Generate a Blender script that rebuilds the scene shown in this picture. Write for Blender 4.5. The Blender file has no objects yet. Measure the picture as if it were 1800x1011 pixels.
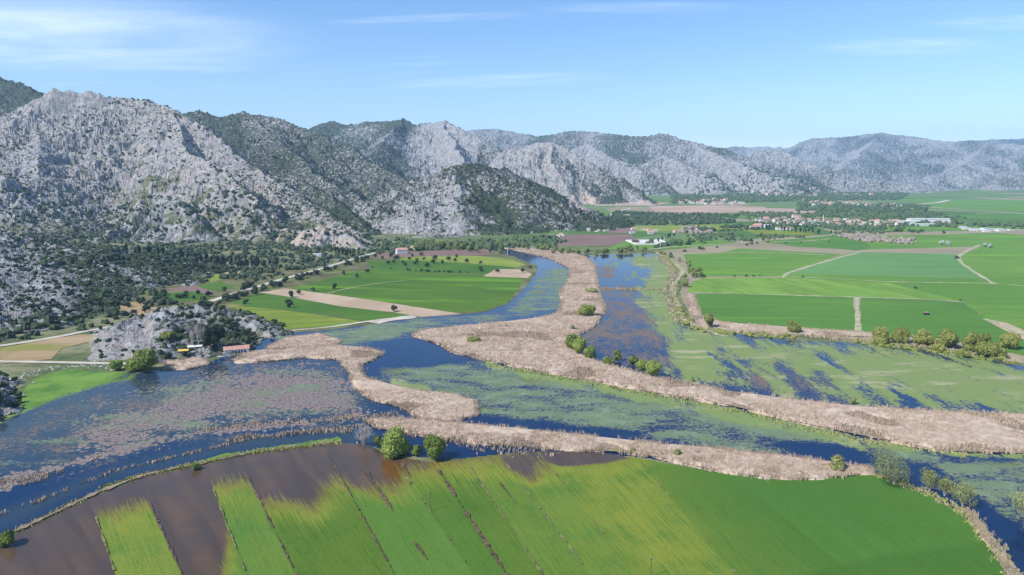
import bpy, math, random
import numpy as np
from mathutils import Vector
from mathutils.geometry import tessellate_polygon

random.seed(7); RNG = np.random.default_rng(7)
C = bpy.context.scene.collection
SC = bpy.context.scene
R = math.radians

# ------------------------------------------------------------------ camera
CAM_H = 120.0
FPX = 1203.0                      # focal length in photo pixels (1800 wide)
PITCH = math.atan((505.5 - 305.0) / FPX)
cd = bpy.data.cameras.new("camera"); cam = bpy.data.objects.new("camera", cd); C.objects.link(cam)
cam.location = (0, 0, CAM_H); cam.rotation_euler = (math.pi / 2 - PITCH, 0, 0)
cd.sensor_width = 36; cd.lens = FPX / 1800 * 36; cd.clip_start = 1; cd.clip_end = 60000
SC.camera = cam

# ------------------------------------------------------------------ sky, sun, exposure
SUN_EL, SUN_DIR = 46.0, (-0.86, -0.51)
sl = bpy.data.lights.new("sun", 'SUN'); so = bpy.data.objects.new("sun", sl); C.objects.link(so)
sl.energy = 4.9; sl.angle = R(0.5); sl.color = (1.0, 0.968, 0.92)
sv = Vector((SUN_DIR[0] * math.cos(R(SUN_EL)), SUN_DIR[1] * math.cos(R(SUN_EL)), math.sin(R(SUN_EL)))).normalized()
so.rotation_euler = sv.to_track_quat('Z', 'Y').to_euler(); so.location = (0, 0, 900)
SC.view_settings.view_transform = 'Standard'; SC.view_settings.look = 'None'
SC.view_settings.exposure = 0.30; SC.view_settings.gamma = 1
HAZE = 6.0e-5

class NT:
    """little helper for node trees"""
    def __init__(s, tree): s.t = tree; s.n = tree.nodes; s.l = tree.links
    def new(s, kind, **kw):
        n = s.n.new(kind)
        for k, v in kw.items(): setattr(n, k, v)
        return n
    def put(s, sock, v):
        if v is None: return
        if hasattr(v, 'is_output') or isinstance(v, bpy.types.NodeSocket): s.l.new(v, sock)
        elif isinstance(v, (tuple, list)):
            if sock.type == 'RGBA' and len(v) == 3: v = (*v, 1)
            sock.default_value = v
        else: sock.default_value = v
    def math(s, op, a, b=None, c=None, clamp=False):
        n = s.new('ShaderNodeMath', operation=op, use_clamp=clamp)
        s.put(n.inputs[0], a); s.put(n.inputs[1], b); s.put(n.inputs[2], c)
        return n.outputs[0]
    def vmath(s, op, a, b=None):
        n = s.new('ShaderNodeVectorMath', operation=op)
        s.put(n.inputs[0], a); s.put(n.inputs[1], b); return n.outputs[0]
    def mix(s, f, a, b, mode='MIX'):
        n = s.new('ShaderNodeMix', data_type='RGBA', blend_type=mode)
        s.put(n.inputs[0], f); s.put(n.inputs[6], a); s.put(n.inputs[7], b); return n.outputs[2]
    def step(s, x, lo, hi, a=0.0, b=1.0):
        n = s.new('ShaderNodeMapRange', interpolation_type='SMOOTHSTEP')
        s.put(n.inputs[0], x); s.put(n.inputs[1], lo); s.put(n.inputs[2], hi); s.put(n.inputs[3], a); s.put(n.inputs[4], b)
        return n.outputs[0]
    def noise(s, vec, scale, detail=4, rough=0.55, col=False, dist=0.0):
        n = s.new('ShaderNodeTexNoise'); s.put(n.inputs['Vector'], vec)
        n.inputs['Scale'].default_value = scale; n.inputs['Detail'].default_value = detail
        n.inputs['Roughness'].default_value = rough; n.inputs['Distortion'].default_value = dist
        return n.outputs[1 if col else 0]
    def voro(s, vec, scale, feature='F1', out='Distance', rnd=1.0):
        n = s.new('ShaderNodeTexVoronoi', feature=feature); s.put(n.inputs['Vector'], vec)
        n.inputs['Scale'].default_value = scale; n.inputs['Randomness'].default_value = rnd
        return n.outputs[out]
    def mapv(s, vec, scale=(1, 1, 1), rot=(0, 0, 0), loc=(0, 0, 0)):
        n = s.new('ShaderNodeMapping'); s.put(n.inputs[0], vec)
        n.inputs[1].default_value = loc; n.inputs[2].default_value = rot; n.inputs[3].default_value = scale
        return n.outputs[0]
    def obj(s): return s.new('ShaderNodeTexCoord').outputs['Object']
    def pos(s): return s.new('ShaderNodeNewGeometry').outputs['Position']
    def attr(s, name, out='Color'):
        n = s.new('ShaderNodeAttribute', attribute_name=name); return n.outputs[out]
    def sep(s, c):
        n = s.new('ShaderNodeSeparateColor'); s.put(n.inputs[0], c); return n.outputs[0], n.outputs[1], n.outputs[2]
    def bump(s, h, strength=0.5, dist=1.0):
        n = s.new('ShaderNodeBump'); n.inputs['Strength'].default_value = strength
        n.inputs['Distance'].default_value = dist; s.put(n.inputs['Height'], h); return n.outputs[0]

world = bpy.data.worlds.new("World"); SC.world = world; world.use_nodes = True
w = NT(world.node_tree); w.n.clear()
sky = w.new('ShaderNodeTexSky', sky_type='NISHITA', sun_disc=False)
sky.sun_elevation = R(SUN_EL); sky.sun_rotation = math.atan2(SUN_DIR[0], SUN_DIR[1]) % (2 * math.pi)
sky.altitude = 50; sky.air_density = 1.0; sky.dust_density = 0.0; sky.ozone_density = 4.0
wg = w.new('ShaderNodeTexCoord').outputs['Generated']
sx = w.new('ShaderNodeSeparateXYZ'); w.put(sx.inputs[0], wg)
zc = w.math('MAXIMUM', sx.outputs[2], 0.02)
cx = w.math('DIVIDE', sx.outputs[0], w.math('ADD', zc, 0.05)); cy = w.math('DIVIDE', sx.outputs[1], w.math('ADD', zc, 0.05))
cv = w.new('ShaderNodeCombineXYZ'); w.put(cv.inputs[0], cx); w.put(cv.inputs[1], cy)
cvec = cv.outputs[0]
warp = w.vmath('ADD', cvec, w.vmath('SCALE', w.noise(cvec, 0.5, 3, col=True)))
def skydir(px, py):
    a = (px - 900) / FPX; b = (py - 505.5) / FPX
    d = Vector((a, math.cos(PITCH) - b * math.sin(PITCH), -math.sin(PITCH) - b * math.cos(PITCH))).normalized()
    return d.x / (max(d.z, .02) + .05), d.y / (max(d.z, .02) + .05)
def cirrus(px, py, rx, ry, ang, sc, amt, lo=0.45, hi=0.8):
    u, v = skydir(px, py)
    m = w.mapv(w.vmath('SUBTRACT', cvec, (u, v, 0)), rot=(0, 0, R(ang)))
    g = w.new('ShaderNodeSeparateXYZ'); w.put(g.inputs[0], m)
    q = w.math('ADD', w.math('POWER', w.math('DIVIDE', w.math('ABSOLUTE', g.outputs[0]), rx), 2.0),
               w.math('POWER', w.math('DIVIDE', w.math('ABSOLUTE', g.outputs[1]), ry), 2.0))
    fall = w.step(q, 1.0, 0.0)
    st = w.noise(w.mapv(m, scale=sc), 1.0, 8, 0.62, dist=0.6)
    return w.math('MULTIPLY', w.math('MULTIPLY', fall, w.step(st, lo, hi)), amt)
cl = cirrus(70, 70, 1.7, 1.1, 0, (0.7, 1.5, 1), 0.72, 0.2, 0.85)
for args in ((330, 135, 1.6, 0.9, 5, (0.7, 2.6, 1), 0.25), (870, 142, 1.1, 0.35, 14, (1.2, 5, 1), 0.30, .25, .8),
             (760, 32, 0.7, 0.10, 6, (2, 9, 1), 0.22, .2, .8), (1590, 82, 0.6, 0.30, 4, (2.0, 6, 1), 0.32, .2, .85),
             (1130, 14, 0.6, 0.12, 3, (2, 8, 1), 0.2, .2, .8), (700, 120, 1.3, 0.5, 10, (1.0, 6, 1), 0.18),
             (1330, 160, 1.5, 0.4, 0, (1.0, 6, 1), 0.15), (1780, 40, 0.5, 0.2, 4, (2.0, 8, 1), 0.25, .3, .75)):
    cl = w.math('ADD', cl, cirrus(*args))
cl = w.math('MINIMUM', cl, 0.85)
hs = w.new('ShaderNodeHueSaturation'); hs.inputs['Saturation'].default_value = 1.14; hs.inputs['Hue'].default_value = 0.503; w.put(hs.inputs['Color'], sky.outputs[0])
skyc = w.mix(cl, hs.outputs[0], (7.6, 8.2, 8.8))
bg = w.new('ShaderNodeBackground'); w.put(bg.inputs[0], skyc); bg.inputs[1].default_value = 0.145
wo = w.new('ShaderNodeOutputWorld'); w.l.new(bg.outputs[0], wo.inputs[0])

# ------------------------------------------------------------------ projection helpers
cP, sP = math.cos(PITCH), math.sin(PITCH)
def gp(px, py, z=0.0):
    """ground point seen at photo pixel (px, py)"""
    px = np.asarray(px, float); py = np.asarray(py, float)
    a = (px - 900) / FPX; b = (py - 505.5) / FPX
    dz = -(sP + b * cP); t = (z - CAM_H) / dz
    return a * t, (cP - b * sP) * t
def rp(px, py, Y):
    """point at northing Y on the ray through a photo pixel"""
    a = (px - 900) / FPX; b = (py - 505.5) / FPX
    t = Y / (cP - b * sP)
    return a * t, Y, CAM_H - (sP + b * cP) * t
def to_px(x, y, z=0.0):
    dz = z - CAM_H
    depth = y * cP - dz * sP; up = y * sP + dz * cP
    return 900 + FPX * x / depth, 505.5 - FPX * up / depth

def hsh(ix, iy, seed):
    h = (ix.astype(np.int64) * 374761393 + iy.astype(np.int64) * 668265263 + seed * 974634777) & 0xffffffff
    h = ((h ^ (h >> 13)) * 1274126177) & 0xffffffff
    return ((h ^ (h >> 16)) & 0xffffff).astype(np.float64) / 0xffffff
def vn(x, y, seed=0):
    x0 = np.floor(x); y0 = np.floor(y); fx = x - x0; fy = y - y0
    u = fx * fx * (3 - 2 * fx); v = fy * fy * (3 - 2 * fy)
    ix = x0.astype(np.int64); iy = y0.astype(np.int64)
    a = hsh(ix, iy, seed); b = hsh(ix + 1, iy, seed); c = hsh(ix, iy + 1, seed); d = hsh(ix + 1, iy + 1, seed)
    return (a + (b - a) * u) * (1 - v) + (c + (d - c) * u) * v
def fbm(x, y, octv=5, seed=0, gain=0.5, lac=2.03):
    s = 0; a = 1; t = 0
    for k in range(octv):
        s = s + a * vn(x + 17.3 * k, y - 9.1 * k, seed + k); t += a; a *= gain
        x, y = x * lac * 0.8 - y * lac * 0.6, x * lac * 0.6 + y * lac * 0.8
    return s / t
def ridged(x, y, octv=5, seed=0, gain=0.55, lac=2.07):
    s = 0; a = 1; t = 0
    for k in range(octv):
        n = 1 - np.abs(2 * vn(x + 11.7 * k, y + 5.1 * k, seed + k) - 1)
        s = s + a * n * n; t += a; a *= gain
        x, y = x * lac * 0.8 - y * lac * 0.6, x * lac * 0.6 + y * lac * 0.8
    return s / t

def inpoly(px, py, poly):
    ins = np.zeros(np.shape(px), bool); n = len(poly)
    for i in range(n):
        x1, y1 = poly[i]; x2, y2 = poly[(i + 1) % n]
        if y1 == y2: continue
        c = ((y1 > py) != (y2 > py)) & (px < (x2 - x1) * (py - y1) / (y2 - y1) + x1)
        ins ^= c
    return ins

def tag(o, label=None, cat=None, group=None, kind=None):
    if label: o['label'] = label
    if cat: o['category'] = cat
    if group: o['group'] = group
    if kind: o['kind'] = kind
    return o
def mesh_np(name, V, F, mats, parent=None, smooth=False, mi=None):
    """V (n,3), F (m,3|4)"""
    V = np.ascontiguousarray(V, np.float32); F = np.ascontiguousarray(F, np.int32)
    me = bpy.data.meshes.new(name); k = F.shape[1]
    me.vertices.add(len(V)); me.vertices.foreach_set('co', V.ravel())
    me.loops.add(F.size); me.loops.foreach_set('vertex_index', F.ravel())
    me.polygons.add(len(F)); me.polygons.foreach_set('loop_start', np.arange(0, F.size, k, dtype=np.int32))
    me.polygons.foreach_set('loop_total', np.full(len(F), k, np.int32))
    if not isinstance(mats, (list, tuple)): mats = [mats]
    for m in mats: me.materials.append(m)
    if mi is not None: me.polygons.foreach_set('material_index', np.asarray(mi, np.int32))
    me.update(calc_edges=True); me.validate()
    me.polygons.foreach_set('use_smooth', np.full(len(me.polygons), smooth))
    o = bpy.data.objects.new(name, me); C.objects.link(o)
    if parent: o.parent = parent
    return o
def add_col(o, name, arr):
    a = o.data.color_attributes.new(name, 'FLOAT_COLOR', 'POINT')
    a.data.foreach_set('color', np.ascontiguousarray(arr, np.float32).ravel())
def empty(name, loc, rz=0.0, sc=1.0):
    o = bpy.data.objects.new(name, None); C.objects.link(o)
    o.location = loc; o.rotation_euler = (0, 0, rz); o.scale = (sc, sc, sc); return o
def copy_tree(o, parent=None):
    c = o.copy(); C.objects.link(c)
    if parent: c.parent = parent
    for ch in list(o.children): copy_tree(ch, c)
    return c

# ------------------------------------------------------------------ materials
def mat(name, rough=0.9, spec=0.2):
    m = bpy.data.materials.new(name); m.use_nodes = True
    n = NT(m.node_tree); b = n.n.get('Principled BSDF')
    b.inputs['Roughness'].default_value = rough
    b.inputs['Specular IOR Level'].default_value = spec
    return m, n, b
def flat(name, col, rough=0.85, var=0.15, scale=0.8, bump=0.0):
    m, n, b = mat(name, rough)
    p = n.pos(); f = n.noise(p, scale, 4)
    lo = tuple(c * (1 - var) for c in col); hi = tuple(min(1, c * (1 + var)) for c in col)
    n.put(b.inputs['Base Color'], n.mix(n.step(f, .3, .7), lo, hi))
    if bump: n.put(b.inputs['Normal'], n.bump(f, bump, 0.3))
    return m
def foliage(name, col, col2, scale=0.5, trans=0.0):
    m, n, b = mat(name, 0.8, 0.15)
    p = n.pos()
    f = n.noise(p, scale, 3, 0.7); g = n.noise(p, scale * 6, 2)
    rnd = n.new('ShaderNodeObjectInfo').outputs['Random']
    x = n.math('ADD', n.math('MULTIPLY', f, 0.6), n.math('ADD', n.math('MULTIPLY', g, 0.5), n.math('MULTIPLY', rnd, 0.2)))
    n.put(b.inputs['Base Color'], n.mix(n.step(x, .4, .85), col, col2))
    return m
M = {}
M['maquis'] = foliage('maquis_foliage', (0.022, 0.038, 0.018), (0.062, 0.088, 0.036), 0.25)
M['olive'] = foliage('olive_foliage', (0.026, 0.044, 0.024), (0.080, 0.108, 0.055), 0.5)
M['willow'] = foliage('willow_foliage', (0.105, 0.150, 0.030), (0.29, 0.345, 0.080), 0.6)
M['willow2'] = foliage('pale_willow_foliage', (0.17, 0.19, 0.065), (0.36, 0.37, 0.14), 0.6)
M['levee_willow'] = foliage('levee_willow_foliage', (0.13, 0.16, 0.035), (0.33, 0.33, 0.09), 0.5)
M['cypress'] = foliage('cypress_foliage', (0.014, 0.028, 0.016), (0.035, 0.055, 0.030), 0.5)
M['fartree'] = foliage('far_tree_foliage', (0.035, 0.060, 0.030), (0.10, 0.14, 0.06), 0.05)
M['springtree'] = foliage('spring_tree_foliage', (0.10, 0.14, 0.035), (0.22, 0.27, 0.08), 0.1)
M['bluebush'] = foliage('pale_bush_foliage', (0.26, 0.33, 0.25), (0.45, 0.50, 0.40), 0.3)
M['bark'] = flat('bark', (0.16, 0.13, 0.10), var=0.4)
M['palebark'] = flat('pale_bark', (0.42, 0.38, 0.36), var=0.3)
M['twig'] = flat('twigs', (0.30, 0.24, 0.20), var=0.3)
M['wall'] = flat('white_render', (0.72, 0.70, 0.66), var=0.08)
M['cream'] = flat('cream_render', (0.66, 0.58, 0.48), var=0.08)
M['roof'] = flat('red_tiles', (0.48, 0.27, 0.21), var=0.25)
M['paleroof'] = flat('pale_sheet_roof', (0.58, 0.58, 0.57), var=0.08)
M['brownroof'] = flat('brown_tiles', (0.38, 0.22, 0.17), var=0.25)
M['glass'] = flat('dark_glazing', (0.03, 0.045, 0.10), rough=0.25, var=0.1)
M['wood'] = flat('weathered_wood', (0.11, 0.09, 0.07), var=0.3)
M['yellow'] = flat('yellow_awning', (0.70, 0.48, 0.10), var=0.1)
M['metal'] = flat('grey_metal', (0.5, 0.5, 0.5), rough=0.5, var=0.1)
M['concrete'] = flat('pale_concrete', (0.62, 0.58, 0.53), var=0.10, scale=0.1)
M['boulder'] = flat('pale_limestone', (0.42, 0.40, 0.36), var=0.3, scale=0.4)
M['dirt_road'] = flat('pale_dirt', (0.50, 0.44, 0.36), var=0.16, scale=0.12)
M['track'] = flat('track_soil', (0.36, 0.35, 0.20), var=0.25, scale=0.15)
M['ditch'] = flat('ditch_soil', (0.11, 0.075, 0.045), var=0.55, scale=0.5)
M['ditch_pale'] = flat('ditch_pale_soil', (0.15, 0.145, 0.06), var=0.5, scale=0.4)
M['black'] = flat('dark_paint', (0.03, 0.03, 0.035), var=0.1)

def reed_mat():
    m, n, b = mat('dry_reed', 0.9, 0.1)
    a = n.attr('tint'); r, g, bl = n.sep(a)
    big = n.noise(n.pos(), 0.035, 4)
    c = n.mix(r, (0.39, 0.295, 0.215), (0.60, 0.472, 0.36))
    c = n.mix(n.step(big, .38, .62), n.mix(0.32, c, (0.36, 0.25, 0.17)), c)
    c = n.mix(n.math('MULTIPLY', n.step(n.noise(n.mapv(n.pos(), scale=(1, 2.2, 1)), .05, 5, .7), .54, .68), .45), c, (0.30, 0.25, 0.13))
    c = n.mix(g, c, (0.30, 0.33, 0.09))
    n.put(b.inputs['Base Color'], c); return m
M['reed'] = reed_mat()
def reedfloor():
    m, n, b = mat('reed_litter', 0.95, 0.1); p = n.pos()
    f = n.noise(p, 0.7, 4); g = n.noise(p, 0.05, 3)
    c = n.mix(n.step(f, .3, .7), (0.16, 0.12, 0.075), (0.36, 0.275, 0.20))
    c = n.mix(n.step(g, .6, .75), c, (0.22, 0.20, 0.08))
    n.put(b.inputs['Base Color'], c); return m
M['reedfloor'] = reedfloor()

def crop_mat(name, a, b_, ang=0.0, space=3.0, rowamt=0.25, patch=0.01, third=None):
    if third is None and a[1] > a[0] * 1.4: third = (b_[0] * 1.15, b_[1] * 1.05, b_[2])
    m, n, b = mat(name, 0.85, 0.15); p = n.pos()
    q = n.mapv(p, rot=(0, 0, R(ang)))
    big = n.noise(p, patch, 4, 0.6); fine = n.noise(p, 0.35, 3)
    st = n.noise(n.mapv(q, scale=(0.012, 1.0 / space, 1)), 1.0, 4, 0.7)
    c = n.mix(n.step(big, .3, .7), a, b_)
    dk = tuple(x * 0.62 for x in a)
    c = n.mix(n.math('MULTIPLY', n.step(st, .42, .62), rowamt), c, dk)
    c = n.mix(n.math('MULTIPLY', n.step(fine, .4, .8), 0.25), c, dk)
    if third: c = n.mix(n.math('MULTIPLY', n.step(n.noise(n.mapv(q, scale=(0.004, 0.03, 1)), 1.0, 5, .65), .52, .66), 0.8), c, third)
    n.put(b.inputs['Base Color'], c)
    n.put(b.inputs['Normal'], n.bump(fine, 0.3, 0.3)); return m
G1, G2 = (0.056, 0.165, 0.030), (0.085, 0.215, 0.038)
M['f_main'] = crop_mat('wheat_main', (0.062, 0.133, 0.014), (0.099, 0.177, 0.017), 10, 6, .25, .006, (0.123, 0.260, 0.017))
M['f_low'] = crop_mat('wheat_low', (0.056, 0.133, 0.016), (0.082, 0.166, 0.019), -20, 4, .2)
M['f_dark'] = crop_mat('wheat_dark', (0.076, 0.177, 0.027), (0.101, 0.216, 0.029), 0, 7, .25, .005)
M['f_mid'] = crop_mat('wheat_mid', (0.105, 0.218, 0.029), (0.148, 0.266, 0.038), 4, 9, .30, .005, (0.160, 0.320, 0.029))
M['f_light'] = crop_mat('wheat_light', (0.148, 0.278, 0.038), (0.209, 0.332, 0.052), 78, 16, .6, .006)
M['f_blue'] = crop_mat('wheat_blue', (0.118, 0.238, 0.069), (0.146, 0.281, 0.083), 4, 9, .2, .004)
M['f_yel'] = crop_mat('meadow', (0.172, 0.260, 0.029), (0.264, 0.291, 0.056), 20, 6, .3, .02)
M['f_orch'] = crop_mat('vineyard_grass', (0.160, 0.237, 0.023), (0.242, 0.272, 0.043), -18, 4.5, .9, .01)
M['f_tan'] = crop_mat('ploughed_tan', (0.400, 0.290, 0.190), (0.520, 0.390, 0.270), -15, 3, .3, .02)
M['f_brown'] = crop_mat('stubble', (0.270, 0.225, 0.140), (0.360, 0.300, 0.190), 5, 4, .3, .01)
M['f_maroon'] = crop_mat('ploughed_maroon', (0.200, 0.125, 0.100), (0.250, 0.160, 0.130), 5, 5, .3, .01)
M['f_red'] = crop_mat('red_soil', (0.420, 0.290, 0.220), (0.580, 0.400, 0.300), 2, 20, .6, .004)
M['f_orange'] = crop_mat('orange_soil', (0.320, 0.220, 0.110), (0.420, 0.300, 0.170), 2, 5, .3, .04, (0.198, 0.213, 0.037))
M['f_rough'] = crop_mat('rough_grass', (0.099, 0.102, 0.028), (0.220, 0.200, 0.110), 20, 8, .6, .03, (0.136, 0.189, 0.029))

def ground_mat():
    m, n, b = mat('plain_ground', 0.9, 0.1); p = n.pos()
    cell = n.new('ShaderNodeTexVoronoi', feature='F1'); n.put(cell.inputs['Vector'], n.mapv(p, scale=(1, 0.6, 1), rot=(0, 0, 0.2)))
    cell.inputs['Scale'].default_value = 0.0042
    r, g, bl = n.sep(cell.outputs['Color'])
    c = n.mix(n.step(r, .2, .6), (0.085, 0.165, 0.038), (0.13, 0.22, 0.045))
    c = n.mix(n.step(g, .80, .82), c, (0.30, 0.26, 0.16))
    c = n.mix(n.step(bl, .70, .72), c, (0.15, 0.22, 0.08))
    near = n.mix(n.step(n.noise(p, 0.02, 6, .65), .42, .6), (0.11, 0.135, 0.05), (0.23, 0.22, 0.12))
    sp = n.new('ShaderNodeSeparateXYZ'); n.put(sp.inputs[0], p)
    far = n.math('MULTIPLY', n.step(sp.outputs[0], -250, 150), n.step(sp.outputs[1], 1000, 1300))
    c = n.mix(far, near, c)
    sc = n.noise(p, 0.09, 5, .7)
    c = n.mix(n.step(sc, .5, .62), c, n.mix(0.55, c, (0.045, 0.065, 0.03)))
    n.put(b.inputs['Base Color'], c); return m
M['ground'] = ground_mat()

def water_nodes(n, base, rough=0.06, bump=0.02, spec=.30):
    p = n.pos()
    bs = n.new('ShaderNodeBsdfPrincipled'); n.put(bs.inputs['Base Color'], base)
    bs.inputs['Roughness'].default_value = rough; bs.inputs['IOR'].default_value = 1.33; bs.inputs['Specular IOR Level'].default_value = spec
    n.put(bs.inputs['Normal'], n.bump(n.noise(p, 0.9, 3), bump, 0.3))
    return bs.outputs[0]
def wet_mat():
    m = bpy.data.materials.new('wetland_water'); m.use_nodes = True
    n = NT(m.node_tree); n.n.clear(); out = n.new('ShaderNodeOutputMaterial'); p = n.pos()
    lily, dead, grass = n.sep(n.attr('cover')); teal, stub, turf = n.sep(n.attr('cover2'))
    def msk(dens, nz, soft=0.025, spread=0.42, gain=2.0):
        nz = n.math('ADD', n.math('MULTIPLY', n.math('SUBTRACT', nz, .5), gain), .5)
        t = n.math('ADD', 0.5, n.math('MULTIPLY', n.math('SUBTRACT', 0.5, dens), spread))
        return n.math('MULTIPLY', n.step(n.math('SUBTRACT', nz, t), -soft, soft), n.step(dens, .02, .14))
    base = n.mix(teal, (0.004, 0.020, 0.068), (0.040, 0.060, 0.060))
    base = n.mix(n.math('MULTIPLY', n.step(n.noise(p, 0.03, 4), .45, .65), .35), base, (0.02, 0.045, 0.075))
    wat = water_nodes(n, base)
    nl = n.math('ADD', n.math('MULTIPLY', n.noise(n.mapv(p, rot=(0, 0, .25), scale=(0.45, 1, 1)), 0.06, 8, .72), .55), n.math('MULTIPLY', n.noise(p, .55, 5, .8), .45))
    nd = n.math('ADD', n.math('MULTIPLY', n.noise(n.mapv(p, scale=(.8, 1, 1)), 0.05, 7, .68), .66),
                n.math('MULTIPLY', n.math('SUBTRACT', 1.0, n.voro(p, 0.42)), .30))
    ng = n.math('ADD', n.math('MULTIPLY', n.noise(n.mapv(p, scale=(0.9, 0.22, 1), rot=(0, 0, R(-32))), 0.07, 8, .72), .65), n.math('MULTIPLY', n.noise(p, .5, 5, .75), .35))
    ns = n.math('ADD', n.math('MULTIPLY', n.noise(n.mapv(p, scale=(1, .5, 1)), 0.05, 8, .75), .5), n.math('MULTIPLY', n.noise(p, .45, 5, .8), .5))
    k_l = msk(lily, nl, .08); k_d = msk(dead, nd, .02, .46, 1.1); k_g = msk(grass, ng, .05); k_s = msk(stub, ns, .08)
    fine = n.noise(p, 1.7, 4, .7); med = n.noise(p, 0.12, 4)
    c_l = n.mix(n.step(fine, .3, .7), (0.085, 0.135, 0.075), (0.20, 0.255, 0.135))
    c_l = n.mix(n.step(med, .45, .7), c_l, (0.19, 0.25, 0.15))
    c_l = n.mix(n.step(n.noise(p, .02, 4), .58, .7), c_l, (0.13, 0.16, 0.05))
    edge = n.voro(p, 0.42, 'DISTANCE_TO_EDGE')
    c_d = n.mix(n.step(fine, .35, .7), (0.16, 0.125, 0.105), (0.36, 0.285, 0.245))
    c_d = n.mix(n.step(edge, .10, .02), c_d, (0.09, 0.07, 0.09))
    c_s = n.mix(n.step(fine, .35, .7), (0.10, 0.075, 0.06), (0.26, 0.20, 0.15))
    c_g = n.mix(n.step(fine, .3, .7), (0.14, 0.195, 0.055), (0.235, 0.295, 0.10))
    c_g = n.mix(n.step(n.noise(n.mapv(p, scale=(.3, 1, 1)), .07, 5, .65), .52, .68), c_g, (0.36, 0.34, 0.19))
    c_t = n.mix(n.step(n.noise(p, .05, 5), .35, .65), (0.07, 0.17, 0.02), (0.16, 0.27, 0.04))
    k_t = msk(turf, ng, .06, .8)
    c = n.mix(k_s, c_s, c_s)
    c = n.mix(k_d, c, c_d); c = n.mix(k_l, c, c_l); c = n.mix(k_g, c, c_g); c = n.mix(k_t, c, c_t)
    k = n.math('MAXIMUM', n.math('MAXIMUM', n.math('MAXIMUM', k_s, k_d), n.math('MAXIMUM', k_l, k_g)), k_t)
    bs = n.new('ShaderNodeBsdfPrincipled'); n.put(bs.inputs['Base Color'], c); bs.inputs['Roughness'].default_value = .85
    bs.inputs['Specular IOR Level'].default_value = .25
    n.put(bs.inputs['Normal'], n.bump(fine, .5, .5))
    mx = n.new('ShaderNodeMixShader'); n.put(mx.inputs[0], k); n.l.new(wat, mx.inputs[1]); n.l.new(bs.outputs[0], mx.inputs[2])
    n.l.new(mx.outputs[0], out.inputs[0]); return m
M['wet'] = wet_mat()

def nearfield_mat():
    m = bpy.data.materials.new('strip_crops'); m.use_nodes = True
    n = NT(m.node_tree); n.n.clear(); out = n.new('ShaderNodeOutputMaterial'); p = n.pos()
    flood, yel, dark = n.sep(n.attr('crop')); u, v, red = n.sep(n.attr('strip'))
    cv = n.new('ShaderNodeCombineXYZ'); n.put(cv.inputs[0], n.math('MULTIPLY', u, 1.0)); n.put(cv.inputs[1], v)
    uv = cv.outputs[0]
    s1 = n.noise(n.mapv(uv, scale=(1.05, 0.030, 1)), 1.0, 4, .65)     # long streaks along the strips
    s2 = n.noise(n.mapv(uv, scale=(3.6, 0.14, 1)), 1.0, 3, .6)
    s3 = n.noise(n.mapv(uv, scale=(0.14, 0.015, 1)), 1.0, 3, .55)
    fine = n.noise(p, 1.1, 5, .8); blot = n.noise(p, .05, 4, .6)
    st = n.math('ADD', n.math('MULTIPLY', s1, .65), n.math('MULTIPLY', s2, .35))
    q = n.math('ADD', flood, n.math('MULTIPLY', n.math('SUBTRACT', n.math('ADD', n.math('MULTIPLY', st, .8), n.math('MULTIPLY', n.noise(p, .16, 5, .7), .2)), .5), 1.35))
    k = n.step(q, .38, .62)
    green = n.mix(dark, (0.085, 0.195, 0.027), (0.044, 0.125, 0.008))
    green = n.mix(n.math('MULTIPLY', n.step(s3, .35, .65), .5), green, (0.062, 0.155, 0.012))
    ye = n.math('ADD', yel, n.math('MULTIPLY', n.step(q, -.05, .45), .85), clamp=True)
    ye = n.math('MULTIPLY', ye, n.step(n.math('ADD', n.math('MULTIPLY', s1, .5), n.math('MULTIPLY', blot, .5)), .33, .56))
    c = n.mix(ye, green, (0.215, 0.245, 0.026))
    c = n.mix(n.math('MULTIPLY', n.step(q, .22, .46), .55), c, (0.20, 0.135, 0.03))
    dk = n.mix(0.5, c, (0.02, 0.05, 0.01))
    c = n.mix(n.math('MULTIPLY', n.step(s2, .45, .72), .55), c, dk)
    c = n.mix(n.math('MULTIPLY', n.step(fine, .42, .7), .6), c, dk)
    tram = n.math('ABSOLUTE', n.math('SUBTRACT', n.math('FRACT', n.math('DIVIDE', u, 9.0)), .5))
    tr = n.math('MULTIPLY', n.math('MULTIPLY', n.step(tram, .035, .01), n.step(n.noise(p, .08, 3), .40, .55)), .5)
    c = n.mix(tr, c, dk)
    c = n.mix(n.math('MULTIPLY', n.step(n.noise(p, .5, 5, .8), .56, .7), .35), c, (0.13, 0.20, 0.03))
    bs = n.new('ShaderNodeBsdfPrincipled'); n.put(bs.inputs['Base Color'], c); bs.inputs['Roughness'].default_value = .8
    bs.inputs['Specular IOR Level'].default_value = .2
    n.put(bs.inputs['Normal'], n.bump(n.math('ADD', fine, n.math('MULTIPLY', s2, .6)), .5, .35))
    mud = n.mix(n.step(s3, .25, .75), (0.068, 0.045, 0.030), (0.12, 0.074, 0.042))
    mud = n.mix(n.math('MULTIPLY', n.step(blot, .4, .65), .6), mud, (0.066, 0.052, 0.044))
    mud = n.mix(red, mud, (0.13, 0.055, 0.012))
    mud = n.mix(n.math('MULTIPLY', n.step(s2, .6, .8), .12), mud, (0.13, 0.09, 0.055))
    fl = water_nodes(n, mud, 0.12, .02, .34)
    mx = n.new('ShaderNodeMixShader'); n.put(mx.inputs[0], k); n.l.new(bs.outputs[0], mx.inputs[1]); n.l.new(fl, mx.inputs[2])
    n.l.new(mx.outputs[0], out.inputs[0]); return m
M['near'] = nearfield_mat()

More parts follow.
